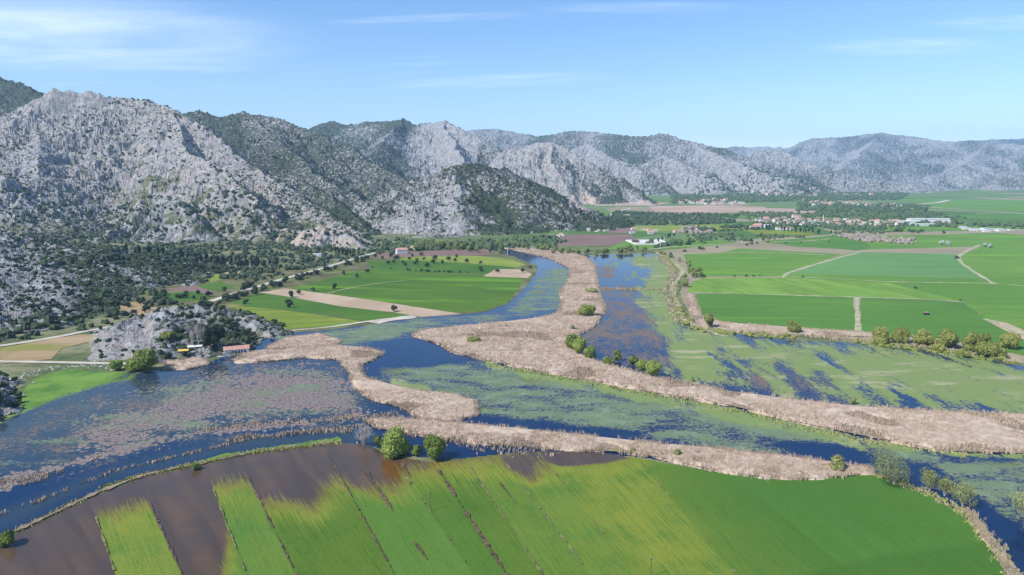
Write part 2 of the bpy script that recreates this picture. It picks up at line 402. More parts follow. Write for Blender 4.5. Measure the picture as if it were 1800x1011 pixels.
def terrain_mat():
    m, n, b = mat('karst_slopes', 0.92, 0.12); p = n.pos()
    veg, warm, grass = n.sep(n.attr('land')); farf, dense, _z = n.sep(n.attr('land2'))
    rock = n.mix(n.step(n.noise(p, .05, 6, .7), .35, .65), (0.215, 0.215, 0.215), (0.43, 0.425, 0.405))
    rock = n.mix(n.step(n.noise(n.mapv(p, scale=(1, 1, .25)), .25, 5, .7), .46, .68), rock, (0.11, 0.11, 0.115))
    rock = n.mix(n.math('MULTIPLY', warm, n.step(n.noise(p, .04, 4, .65), .35, .6)), rock, (0.50, 0.385, 0.29))
    gr = n.mix(n.step(n.noise(p, .04, 5, .65), .35, .65), (0.095, 0.11, 0.050), (0.21, 0.205, 0.12))
    kg = n.step(n.math('ADD', n.noise(p, .035, 7, .72), n.math('MULTIPLY', n.math('SUBTRACT', grass, .5), .55)), .46, .54)
    c = n.mix(kg, rock, gr)
    nv = n.noise(p, .12, 6, .76); nf = n.noise(p, .065, 7, .78)
    nn = n.new('ShaderNodeMix', data_type='FLOAT'); n.put(nn.inputs[0], farf); n.put(nn.inputs[2], nv); n.put(nn.inputs[3], nf)
    kv = n.step(n.math('ADD', nn.outputs[0], n.math('MULTIPLY', n.math('SUBTRACT', veg, .5), .45)), .485, .535)
    vc = n.mix(n.step(n.noise(p, .12, 4, .7), .35, .65), (0.030, 0.046, 0.026), (0.075, 0.095, 0.045))
    c = n.mix(kv, c, vc)
    n.put(b.inputs['Base Color'], c)
    h = n.math('ADD', n.math('MULTIPLY', n.noise(p, .12, 8, .7), 5.0), n.math('MULTIPLY', kv, 1.2))
    n.put(b.inputs['Normal'], n.bump(h, 0.9, 1.0)); return m
M['terrain'] = terrain_mat()

# ------------------------------------------------------------------ terrain: ground plane and mountains
def quadsheet(name, x0, x1, y0, y1, z, m, n=2):
    xs = np.linspace(x0, x1, n); ys = np.linspace(y0, y1, n)
    X, Y = np.meshgrid(xs, ys); V = np.stack([X.ravel(), Y.ravel(), np.full(X.size, z)], 1)
    i = np.arange(n * n).reshape(n, n)
    F = np.stack([i[:-1, :-1].ravel(), i[:-1, 1:].ravel(), i[1:, 1:].ravel(), i[1:, :-1].ravel()], 1)
    return mesh_np(name, V, F, m)
tag(quadsheet('ground', -14000, 14000, -600, 15500, 0.0, M['ground'], 40), kind='structure')

# crest lines: (px, py, northing); w = width of the flank as multiple of height; veg left/right, grass, warm, gully
RG = [
 dict(p=[(-420,20,3300),(-150,70,3200),(0,140,3000),(40,152,2900),(75,168,2700),(160,235,2400)], w=2.2, v=(.55,.8), g=.3, wm=.1),
 dict(p=[(-500,260,1900),(-200,235,2000),(0,208,2000),(50,192,2000),(92,172,1990),(150,178,2000),(195,172,1990),(250,175,1950),(310,197,1880),(380,238,1780),(450,292,1660),(520,342,1520),(590,382,1360),(640,408,1270)], w=1.75, v=(.22,.62), g=.55, wm=.25, gul=1.2),
 dict(p=[(92,166,1960),(105,158,1960),(150,161,1960),(188,168,1960)], w=.62, v=(.05,.12), g=.1, wm=.1, gul=.9),
 dict(p=[(60,215,1900),(75,310,1500),(30,370,1330)], w=2.2, v=(.2,.45), g=.7, wm=.1),
 dict(p=[(300,196,1880),(330,262,1640),(400,310,1460),(455,352,1330)], w=1.3, v=(.15,.5), g=.4, wm=.3),
 dict(p=[(270,345,1320),(310,352,1300),(350,375,1250)], w=1.2, v=(.2,.4), g=.3, wm=.1),
 dict(p=[(-100,250,1700),(-20,290,1500),(20,305,1420)], w=1.0, v=(.15,.4), g=.2, wm=.2),
 dict(p=[(300,205,2700),(345,192,2650),(385,207,2600),(430,196,2600),(465,203,2560),(500,210,2500),(545,230,2430),(620,266,2280),(700,312,2080),(745,340,1880)], w=1.9, v=(.66,.66), g=.35, wm=.05),
 dict(p=[(430,197,2600),(520,270,2100),(600,330,1800),(665,365,1640)], w=1.5, v=(.64,.64), g=.3, wm=.1),
 dict(p=[(500,300,1800),(560,335,1600),(640,390,1380)], w=1.6, v=(.65,.8), g=.3, wm=.1),
 dict(p=[(480,240,4300),(540,226,4200),(575,212,4200),(600,220,4150),(640,214,4100),(690,213,4050),(712,209,4000),(750,219,3900),(785,211,3800),(810,224,3650),(850,246,3500),(895,270,3350)], w=1.8, v=(.62,.72), g=.2, wm=.0),
 dict(p=[(785,211,3800),(792,262,3200),(815,300,2850)], w=.95, v=(.15,.4), g=.2, wm=.1),
 dict(p=[(712,209,4000),(660,265,3300),(640,290,2900)], w=1.5, v=(.5,.65), g=.2, wm=.0),
 dict(p=[(655,378,1480),(690,352,1540),(740,318,1600),(775,298,1640),(800,290,1660),(840,288,1690),(880,298,1760),(930,322,1850),(980,348,1920),(1045,372,2050)], w=1.9, v=(.30,.86), g=.3, wm=.15),
 dict(p=[(800,290,1660),(810,345,1480),(820,385,1380)], w=1.5, v=(.22,.78), g=.2, wm=.1),
 dict(p=[(870,300,3300),(900,265,3250),(940,254,3200),(968,250,3150),(995,262,3100),(1030,278,3020),(1080,305,2900),(1130,335,2780)], w=1.55, v=(.25,.72), g=.2, wm=.2),
 dict(p=[(968,250,3150),(985,300,2850),(1000,335,2700)], w=1.2, v=(.3,.6), g=.2, wm=.3),
 dict(p=[(760,240,7000),(830,229,6800),(870,226,6600),(900,231,6400),(950,240,6200),(1010,229,5700),(1060,234,5500),(1100,240,5400),(1150,237,5300),(1175,235,5200),(1215,249,5000),(1270,262,4850),(1330,285,4600),(1410,310,4500)], w=2.2, v=(.6,.62), g=.25, wm=.05),
 dict(p=[(1000,262,4700),(1030,252,4600),(1080,275,4300),(1130,300,4000)], w=1.4, v=(.3,.6), g=.3, wm=.1),
 dict(p=[(1130,290,4500),(1175,272,4400),(1240,300,4100),(1260,320,3900)], w=1.6, v=(.35,.5), g=.3, wm=.1),
 dict(p=[(1215,249,5000),(1290,285,4500),(1330,300,4200),(1390,318,4000)], w=1.8, v=(.45,.5), g=.35, wm=.1),
 dict(p=[(1340,262,5000),(1380,266,4900),(1440,290,4700),(1530,318,4500),(1620,328,4400)], w=1.9, v=(.5,.55), g=.3, wm=.1),
 dict(p=[(1220,262,9500),(1300,257,9300),(1360,258,9200),(1400,260,9000),(1430,243,8600),(1480,241,8400),(1520,235,8200),(1550,233,8100),(1590,238,8000),(1650,248,7600),(1700,249,7400),(1740,250,7300),(1800,254,7000),(1900,246,7000),(2100,235,7000),(2500,230,7000)], w=2.6, v=(.55,.55), g=.3, wm=.05, gul=1.5),
 dict(p=[(1640,250,11500),(1740,244,11500),(1800,243,11500),(2000,240,11500),(2500,238,11500)], w=2.5, v=(.7,.7), g=.3, wm=.0),
 dict(p=[(1550,236,8100),(1500,285,6300),(1470,305,5600)], w=1.7, v=(.4,.55), g=.35, wm=.1, gul=1.4),
 dict(p=[(1740,250,7300),(1700,290,5900),(1640,312,5300)], w=1.7, v=(.4,.5), g=.35, wm=.1, gul=1.4),
 dict(p=[(1900,246,7000),(1850,290,5800),(1760,315,5200)], w=1.7, v=(.4,.5), g=.35, wm=.2, gul=1.4),
 dict(p=[(1480,312,5000),(1560,318,4900),(1640,322,4900)], w=2.5, v=(.5,.5), g=.3, wm=.1),
 # near hills
 dict(p=[(60,421,790),(75,500,650),(88,565,530)], w=4.2, v=(.42,.42), g=.35, wm=0, near=1),
 dict(p=[(-100,412,740),(-80,500,600),(-60,570,495)], w=4.2, v=(.42,.42), g=.35, wm=0, near=1),
 dict(p=[(0,416,780),(5,500,640),(5,570,515)], w=4.2, v=(.42,.42), g=.35, wm=0, near=1),
 dict(p=[(150,440,770),(160,505,665),(150,560,560)], w=4.5, v=(.6,.6), g=.45, wm=0, near=1),
 dict(p=[(-700,370,600),(-300,400,700),(-100,412,740),(0,416,780),(60,421,790),(110,428,790),(160,443,770),(198,462,750),(222,478,735)], w=3.1, v=(.40,.44), g=.35, wm=.0, near=1),
 dict(p=[(150,452,745),(190,470,730),(222,482,722)], w=.55, v=(.3,.15), g=.2, wm=.05, near=1),
 dict(p=[(70,632,470),(118,610,485),(160,590,505),(215,572,515),(255,556,522),(290,543,530),(330,541,535),(380,545,535),(425,556,525),(462,572,512),(482,580,505)], w=3.0, v=(.10,.42), g=.30, wm=.12, near=1),
 dict(p=[(215,574,515),(205,598,472),(202,616,445)], w=3.2, v=(.1,.2), g=.2, wm=.2, near=1),
 dict(p=[(300,546,530),(296,580,475),(290,612,440)], w=3.2, v=(.35,.45), g=.4, wm=0, near=1),
 dict(p=[(395,552,528),(385,585,475),(380,602,455)], w=2.6, v=(.45,.5), g=.4, wm=0, near=1),
 dict(p=[(140,606,485),(135,628,440)], w=3.5, v=(.2,.3), g=.4, wm=.2, near=1),
 dict(p=[(262,553,520),(285,547,512),(300,550,505)], w=1.2, v=(.2,.2), g=.2, wm=.0, near=1),
 dict(p=[(-400,560,420),(-260,600,385),(-150,632,352),(-95,655,338)], w=1.7, v=(.35,.4), g=.3, wm=.0, near=1),
 dict(p=[(468,412,1200),(500,402,1230),(530,405,1220)], w=1.8, v=(.35,.35), g=.4, wm=.7),
 dict(p=[(545,402,1170),(575,396,1170),(605,400,1160),(640,430,1110)], w=1.6, v=(.1,.15), g=.1, wm=.7),
]
# vegetation cover by slope: (outline in photo pixels, nearest and farthest northing, shrub cover, grass cover)
PAINT = [
 ([(-400,200),(0,195),(110,140),(270,165),(400,250),(520,340),(600,400),(560,400),(450,375),(330,360),(240,330),(120,380),(-400,400)], 1150, 2150, .36, .26),
 ([(-400,370),(120,360),(240,330),(330,380),(450,390),(640,420),(640,450),(-400,450)], 1000, 1700, .42, .44),
 ([(230,300),(330,290),(350,345),(240,350)], 1100, 2000, .36, .50),
 ([(400,255),(540,345),(600,385),(560,395),(480,340),(400,290)], 1150, 2150, .58, .3),
 ([(740,205),(800,200),(850,250),(850,310),(740,310),(700,300)], 3000, 4600, .27, .15),
 ([(655,380),(735,322),(790,300),(812,330),(830,380),(900,410),(880,430),(655,430)], 1250, 1760, .26, .25),
 ([(812,285),(900,300),(1060,370),(1060,390),(960,400),(870,370),(815,330)], 1250, 2200, .33, .25),
 ([(400,190),(560,215),(740,320),(760,360),(660,420),(560,370)], 1500, 2900, .46, .2),
 ([(870,300),(930,250),(985,245),(1030,300),(1010,345),(930,330)], 2300, 3600, .30, .2),
 ([(1030,280),(1140,335),(1150,360),(1070,350),(1020,320)], 2300, 3600, .66, .3),
]
SUR = []  # (terrain X, Y, H, land) kept for the scrub
def build_mountains():
    px = np.concatenate([np.arange(-700, -20, 5.0), np.arange(-20, 1820, 1.75), np.arange(1820, 2500, 6.0)])
    Ys = [290.0]
    while Ys[-1] < 13500: Ys.append(Ys[-1] * (1.0031 if Ys[-1] < 9000 else 1.008))
    Ys = np.array(Ys)
    PX, Y = np.meshgrid(px, Ys); X = (PX - 900) / FPX * Y * 1.0137
    sh = X.shape; X = X.ravel(); Y = Y.ravel()
    amp = np.clip(Y / 60, 4, 60)
    Xw = X + (fbm(X / 260, Y / 260, 4, 3) - .5) * amp * 2; Yw = Y + (fbm(X / 260, Y / 260, 4, 8) - .5) * amp * 2
    H = np.full(X.shape, -6.0); rid = np.full(X.shape, -1); veg = np.zeros(X.shape); gr = np.zeros(X.shape); wm = np.zeros(X.shape); S = np.zeros(X.shape)
    for ri, r in enumerate(RG):
        if r['p'][-1][2] > 3900: r = dict(r, v=(r['v'][0] * .86, r['v'][1] * .86))
        P = np.array([rp(*q) for q in r['p']]); zmax = P[:, 2].max(); W = zmax * r['w'] * 1.15 + 30
        sel = np.where((Xw > P[:, 0].min() - W) & (Xw < P[:, 0].max() + W) & (Yw > P[:, 1].min() - W) & (Yw < P[:, 1].max() + W))[0]
        if len(sel) == 0: continue
        xs, ys = Xw[sel], Yw[sel]; best = np.full(len(sel), -9.0)
        bs = np.zeros(len(sel)); side = np.zeros(len(sel)); arc = 0.0
        for a, b in zip(P[:-1], P[1:]):
            dx, dy = b[0] - a[0], b[1] - a[1]; L = math.hypot(dx, dy)
            t = np.clip(((xs - a[0]) * dx + (ys - a[1]) * dy) / (L * L), 0, 1)
            cxx = a[0] + t * dx; cyy = a[1] + t * dy
            zr = a[2] + t * (b[2] - a[2]); d = np.hypot(xs - cxx, ys - cyy)
            wd = np.maximum(zr, 4) * r['w'] + 4
            tt = arc + t * L
            lam = max(25.0, zmax * .42)
            ang = np.arctan2(ys - cyy, xs - cxx)
            s = d / wd
            gl = ridged(tt / lam + ang * .5 + ri, d / (lam * 3.2) + ri, 3, 40 + ri)
            s2 = s * (1 + r.get('gul', 1.0) * .80 * (gl - .45) * np.clip(s * 3, 0, 1))
            h = zr * np.clip(1 - s2, 0, 1) ** (1.22 if not r.get('near') else 1.05)
            h = np.where(s2 >= 1, -6, h)
            m = h > best
            best = np.where(m, h, best); bs = np.where(m, s, bs); side = np.where(m, (xs - cxx) / wd, side); arc += L
        m = best > H[sel]; idx = sel[m]
        H[idx] = best[m]; rid[idx] = ri; sd = np.clip(side[m] * 2.5 + .5, 0, 1)
        veg[idx] = r['v'][0] * (1 - sd) + r['v'][1] * sd; S[idx] = bs[m]
        gr[idx] = r['g'] * np.clip(.3 + bs[m] * 1.1, 0, 1.3); wm[idx] = r['wm']
    on = H > -5
    sc = np.clip(H, 0, None)
    rough = np.clip(sc / 60, 0.06, 1) * np.clip(Y / 1400, .35, 2.2)
    top = np.clip(S * 5, .25, 1)
    d1 = ridged(X / 95, Y / 95, 5, 101) - .42
    d2 = ridged(X / 26, Y / 26, 5, 131, .62) - .42
    H = H + np.where(on, rough * top * (d1 * 25 + d2 * 13), 0)
    # craggy ledges
    dn = fbm(X / 9, Y / 9, 3, 151) - .5
    cr = ridged(X / 7, Y / 7, 4, 171, .6) - .45
    H = H + np.where(on, (dn * 2 + cr * np.where(Y < 900, 2.2, 1.0)) * np.where(Y < 900, np.clip(sc / 4, 0, 1), np.clip(sc / 8, 0, 1)) * np.where(Y < 900, 1.5, 3.5), 0)
    H = H + np.where(on & (Y < 620), (ridged(X / 17, Y / 17, 3, 181) - .5) * 5.5 * np.clip(sc / 5, 0, 1), 0)
    stp = 22.0 + 9 * fbm(X / 160, Y / 160, 2, 77); k = np.floor(H / stp); f = H / stp - k
    led = np.clip((fbm(X / 300, Y / 300, 3, 91) - .40) * 5, 0, .62)
    H = np.where(on & (H > 25), (k + f + led * (f * f * (3 - 2 * f) - f) * 2.0) * stp, H)
    H = np.where(on & (sc < .4), H - .8, H)
    # apron: more grass and trees low down
    low = np.clip(1 - sc / 110, 0, 1) * (Y > 900) * (Y < 2300) * (X < -150)
    veg = veg + low * (.12 + .4 * (fbm(X / 120, Y / 120, 3, 61) - .5)) + (fbm(X / 210, Y / 210, 4, 62) - .5) * .55
    gr = gr + low * .25
    # bare quarried toe of the promontory
    qx, qy = to_px(X, Y, np.clip(H, 0, 50))
    quarry = inpoly(qx, qy, [(100,650),(100,610),(200,575),(262,560),(282,590),(262,620),(240,655)])
    veg = np.where(quarry, veg * .25 + .02, veg); gr = np.where(quarry, .12, gr); wm = np.where(quarry, .35, wm)
    oq = inpoly(qx, qy, [(1000,365),(1000,345),(1020,335),(1045,345),(1050,362),(1140,352),(1150,362),(1040,372)])
    wm = np.where(oq, 1.3, wm); veg = np.where(oq, .05, veg); gr = np.where(oq, 0, gr)
    meadow = inpoly(qx, qy, [(60,215),(140,225),(120,290),(60,310),(40,280)]) | inpoly(qx, qy, [(160,300),(240,290),(260,350),(180,380)])
    gr = np.where(meadow, gr + .1, gr)
    qx2 = qx; qx, qy = to_px(X + (fbm(X / 60, Y / 60, 4, 301) - .5) * 130, Y, np.clip(H + (fbm(X / 60, Y / 60, 4, 302) - .5) * 60, 0, 900))
    r5 = np.random.default_rng(2); frq = X / (30 * np.clip(Y / 1500, .5, 3)); frr = Y / (30 * np.clip(Y / 1500, .5, 3))
    jn = (fbm(frq, frr, 4, 315) - .5) * 60
    for poly, y0, y1, vv, gg in PAINT:
        m = np.zeros(X.shape)
        for dx, dy in ((0, 0), (22, 5), (-22, -5), (8, 14), (-8, -14), (14, -9), (-14, 9)): m += inpoly(qx + dx + jn, qy + dy, poly) / 7.0
        m *= (Y > y0) & (Y < y1) & (rid < len(RG) - 2)
        veg = veg + m * (vv + (veg - .5) * .5 - veg); gr = gr + m * (gg + (fbm(X / 90, Y / 90, 4, 311) - .5) * .6 - gr)
    keep = H > -0.4
    g = keep.reshape(sh); fk = g[:-1, :-1] | g[:-1, 1:] | g[1:, 1:] | g[1:, :-1]
    i = np.arange(X.size).reshape(sh)
    F = np.stack([i[:-1, :-1][fk], i[:-1, 1:][fk], i[1:, 1:][fk], i[1:, :-1][fk]], 1)
    used = np.zeros(X.size, bool); used[F.ravel()] = True
    rm = np.cumsum(used) - 1
    V = np.stack([X, Y, np.maximum(H, -1.5)], 1)[used]
    o = mesh_np('mountains', V, rm[F], M['terrain'])
    one = np.ones(used.sum())
    add_col(o, 'land', np.stack([np.clip(veg, 0, 1)[used], np.clip(wm, 0, 1)[used], np.clip(gr, 0, 1.2)[used], one], 1))
    farf = np.clip((Y - 2600) / 1500, 0, 1)
    add_col(o, 'land2', np.stack([farf[used], one, one, one], 1))
    tag(o, kind='structure')
    area = np.gradient(X.reshape(sh), axis=1) * np.gradient(Y.reshape(sh), axis=0)
    SUR.extend([X, Y, H, veg, np.abs(area).ravel(), keep, px, Ys, quarry])
build_mountains()
def ground_h(x, y):
    px, Ys = SUR[6], SUR[7]
    p = 900 + np.asarray(x, float) / (np.maximum(np.asarray(y, float), 1) * 1.0137) * FPX
    i = np.clip(np.searchsorted(px, p), 1, len(px) - 1); j = np.clip(np.searchsorted(Ys, y), 1, len(Ys) - 1)
    i = np.where(np.abs(px[i - 1] - p) < np.abs(px[i] - p), i - 1, i)
    return np.maximum(SUR[2].reshape(len(Ys), len(px))[j, i], 0.0)

# ------------------------------------------------------------------ wetland and near field rasters
def blur(a, k):
    for ax in (0, 1):
        c = np.cumsum(np.pad(a, [(k + 1, k) if i == ax else (0, 0) for i in (0, 1)], mode='edge'), axis=ax)
        n = a.shape[ax]
        a = (np.take(c, range(2 * k + 1, 2 * k + 1 + n), axis=ax) - np.take(c, range(0, n), axis=ax)) / (2 * k + 1)
    return a
WET = [(-420,760),(-100,745),(0,735),(25,705),(60,668),(110,650),(200,655),(255,655),(300,650),(370,638),(400,626),(440,606),(490,583),(560,581),(620,573),(690,563),(735,557),(800,553),(850,548),(888,536),(920,508),(940,485),(944,468),(905,452),(862,440),(880,434),(950,440),(1030,450),(1100,447),(1160,446),(1195,470),(1180,520),(1200,560),(1240,582),(1400,600),(1520,605),(1660,620),(1800,645),(2220,700),(2220,1300),(1990,1300),(1795,1015),(1740,955),(1690,900),(1640,872),(1590,854),(1540,830),(1430,838),(1350,838),(1250,824),(1130,803),(1000,793),(900,795),(800,806),(700,800),(660,785),(600,778),(520,785),(440,797),(350,817),(250,838),(160,873),(80,912),(0,950),(-420,1130)]
def raster(x0, x1, dx, ys):
    xs = np.arange(x0, x1, dx); return np.meshgrid(xs, ys)
def build_wet():
    ys = np.concatenate([np.arange(432, 560, 1.0), np.arange(560, 1300, 2.0)])
    PX, PY = raster(-420, 2220, 2.0, ys); X, Y = gp(PX, PY)
    jx = PX + (fbm(X / 12, Y / 12, 4, 5) - .5) * 14; jy = PY + (fbm(X / 12, Y / 12, 4, 6) - .5) * 6
    def mk(poly, k=6, v=1.0): return blur(inpoly(jx, jy, poly).astype(float), k) * v
    lily = mk([(655,655),(690,646),(790,630),(870,636),(960,652),(1050,672),(1200,702),(1330,735),(1400,750),(1560,776),(1640,796),(1800,812),(2220,850),(2220,1100),(1880,1000),(1790,930),(1700,860),(1640,820),(1500,790),(1440,800),(1330,800),(1200,778),(1090,760),(1000,752),(900,735),(835,730),(840,705),(740,690),(700,678)], 4, .64)
    lily = np.maximum(lily, mk([(1640,815),(1800,805),(2220,850),(2220,1000),(1900,960),(1800,900),(1720,850)], 5, .74))
    lily = np.maximum(lily, mk([(620,600),(700,575),(850,560),(900,540),(935,500),(955,470),(1000,478),(990,545),(900,560),(780,580),(700,600),(610,612)], 5, .60))
    lily = np.maximum(lily, mk([(958,462),(1000,470),(1003,490),(985,545),(972,520),(970,490)], 3, .72))
    lily = np.maximum(lily, mk([(500,588),(600,576),(740,560),(800,560),(720,588),(700,600),(620,606),(560,625),(450,628)], 4, .74))
    lily = np.maximum(lily, mk([(440,600),(560,578),(700,566),(800,556),(900,548),(860,566),(760,572),(700,590),(640,602),(560,606)], 3, .62))
    lily = lily * (1 - mk([(636,604),(690,598),(750,594),(770,615),(793,632),(760,645),(690,646),(650,640),(632,636),(665,622)], 1))
    lily = lily * (1 - mk([(862,438),(900,440),(950,450),(985,468),(960,474),(925,462),(880,447)], 1))
    lily = lily * (1 - .9 * mk([(1000,752),(1090,762),(1200,782),(1330,806),(1420,805),(1530,815),(1660,835),(1780,930),(1800,1010),(1700,930),(1600,850),(1530,828),(1400,805),(1300,800),(1200,785),(1100,770),(1000,760)], 3))
    lily = lily * (1 - .8 * mk([(1330,765),(1450,783),(1560,800),(1540,815),(1440,800),(1330,778)], 3))
    dead = mk([(330,668),(390,650),(600,640),(612,690),(690,715),(620,735),(440,745),(300,765),(230,790),(130,790),(100,760),(180,735),(260,710)], 16, .84)
    dead = np.maximum(dead, mk([(-420,870),(0,835),(110,812),(200,785),(300,760),(440,742),(620,735),(640,742),(450,758),(300,775),(220,800),(100,832),(0,868),(-420,900)], 3, .72))
    dead = np.maximum(dead, mk([(150,700),(350,650),(380,700),(200,730)], 16, .52))
    grass = mk([(1030,450),(1160,446),(1195,470),(1180,520),(1200,560),(1240,582),(1400,600),(1520,605),(1660,620),(1800,645),(2220,700),(2220,760),(1800,728),(1500,715),(1320,690),(1180,665),(1150,560),(1110,500)], 12, .96)
    grass *= 1 - .62 * mk([(1030,448),(1110,450),(1150,480),(1150,505),(1040,505)], 8)
    grass *= 1 - .26 * mk([(1200,600),(1420,620),(1480,660),(1520,715),(1330,692),(1180,662)], 14)
    rows = [((1370,630),(1435,705)),((1425,650),(1490,712)),((1500,668),(1560,712)),((1560,670),(1620,720)),((1630,690),(1680,722)),((1250,618),(1300,668)),((1310,625),(1350,680)),((1440,622),(1500,650))]
    pond = [(-420,830),(60,760),(150,700),(330,660),(400,640),(600,640),(615,690),(690,718),(620,738),(440,745),(300,768),(200,795),(0,835)]
    pool = np.zeros_like(PX)
    for (xa, ya), (xb, yb) in rows:
        pool = np.maximum(pool, mk([(xa - 14, ya), (xa + 16, ya), (xb + 18, yb), (xb - 22, yb)], 3))
    grass *= 1 - .42 * pool
    grass = np.maximum(grass, mk([(850,634),(960,652),(1050,668),(1200,700),(1300,716),(1400,742),(1550,774),(1650,792),(1800,800),(1800,808),(1650,802),(1500,788),(1380,762),(1200,722),(1050,690),(960,672),(860,652)], 2, .76))
    grass = np.maximum(grass, mk([(670,655),(740,675),(830,700),(840,715),(760,700),(690,680)], 3, .70))
    stub = mk([(1045,505),(1150,505),(1160,560),(1200,620),(1330,690),(1200,672),(1100,640),(1040,620),(1000,590),(1060,560)], 10, .54)
    stub = np.maximum(stub, mk([(1045,465),(1085,465),(1085,492),(1045,492)], 4, .6))
    stub = np.maximum(stub, mk([(1040,505),(1150,505),(1150,513),(1040,513)], 2, .9))
    stub = np.maximum(stub, mk([(1200,600),(1420,620),(1520,715),(1330,692)], 10, .44))
    stub = np.maximum(stub, mk(pond, 22, .50)); lily = np.maximum(lily, mk(pond, 22, .34))
    teal = mk(pond, 16, .8)
    teal = np.maximum(teal, mk([(-420,760),(0,735),(120,670),(380,655),(300,720),(200,770),(0,800),(-420,830)], 20, 1.0))
    teal = np.maximum(teal, mk([(-420,1000),(0,900),(200,820),(450,760),(640,755),(700,790),(450,790),(200,840),(0,930),(-420,1100)], 6, .62))
    turf = mk([(-420,700),(0,640),(110,645),(260,655),(330,650),(230,672),(130,690),(60,715),(20,735),(-30,760),(-420,790)], 8, 1.0)
    turf = np.maximum(turf, mk([(600,770),(440,790),(340,812),(250,834),(160,868),(80,908),(0,948),(0,956),(80,918),(160,878),(250,842),(350,822),(450,800),(600,784)], 1, .85))
    ok = inpoly(PX, PY, WET)
    fk = ok[:-1, :-1] | ok[1:, 1:] | ok[:-1, 1:] | ok[1:, :-1]
    i = np.arange(PX.size).reshape(PX.shape)
    F = np.stack([i[1:, :-1][fk], i[1:, 1:][fk], i[:-1, 1:][fk], i[:-1, :-1][fk]], 1)
    o = mesh_np('water', np.stack([X.ravel(), Y.ravel(), np.full(X.size, .05)], 1), F, M['wet'])
    z = np.ones(PX.size)
    add_col(o, 'cover', np.stack([lily.ravel(), dead.ravel(), grass.ravel(), z], 1))
    add_col(o, 'cover2', np.stack([teal.ravel(), stub.ravel(), turf.ravel(), z], 1))
    tag(o, kind='structure')
build_wet()

BORD = [((167,907),(203,1011)),((260,880),(320,1011)),((373,857),(433,1011)),((433,833),(520,1011)),((570,787),(693,1011)),((693,810),(833,1011)),((767,823),(890,1011)),((820,813),(953,1011)),((887,813),(1037,1011)),((947,797),(1116,1011)),((1123,811),(1295,1011)),((1300,845),(1500,1011))]
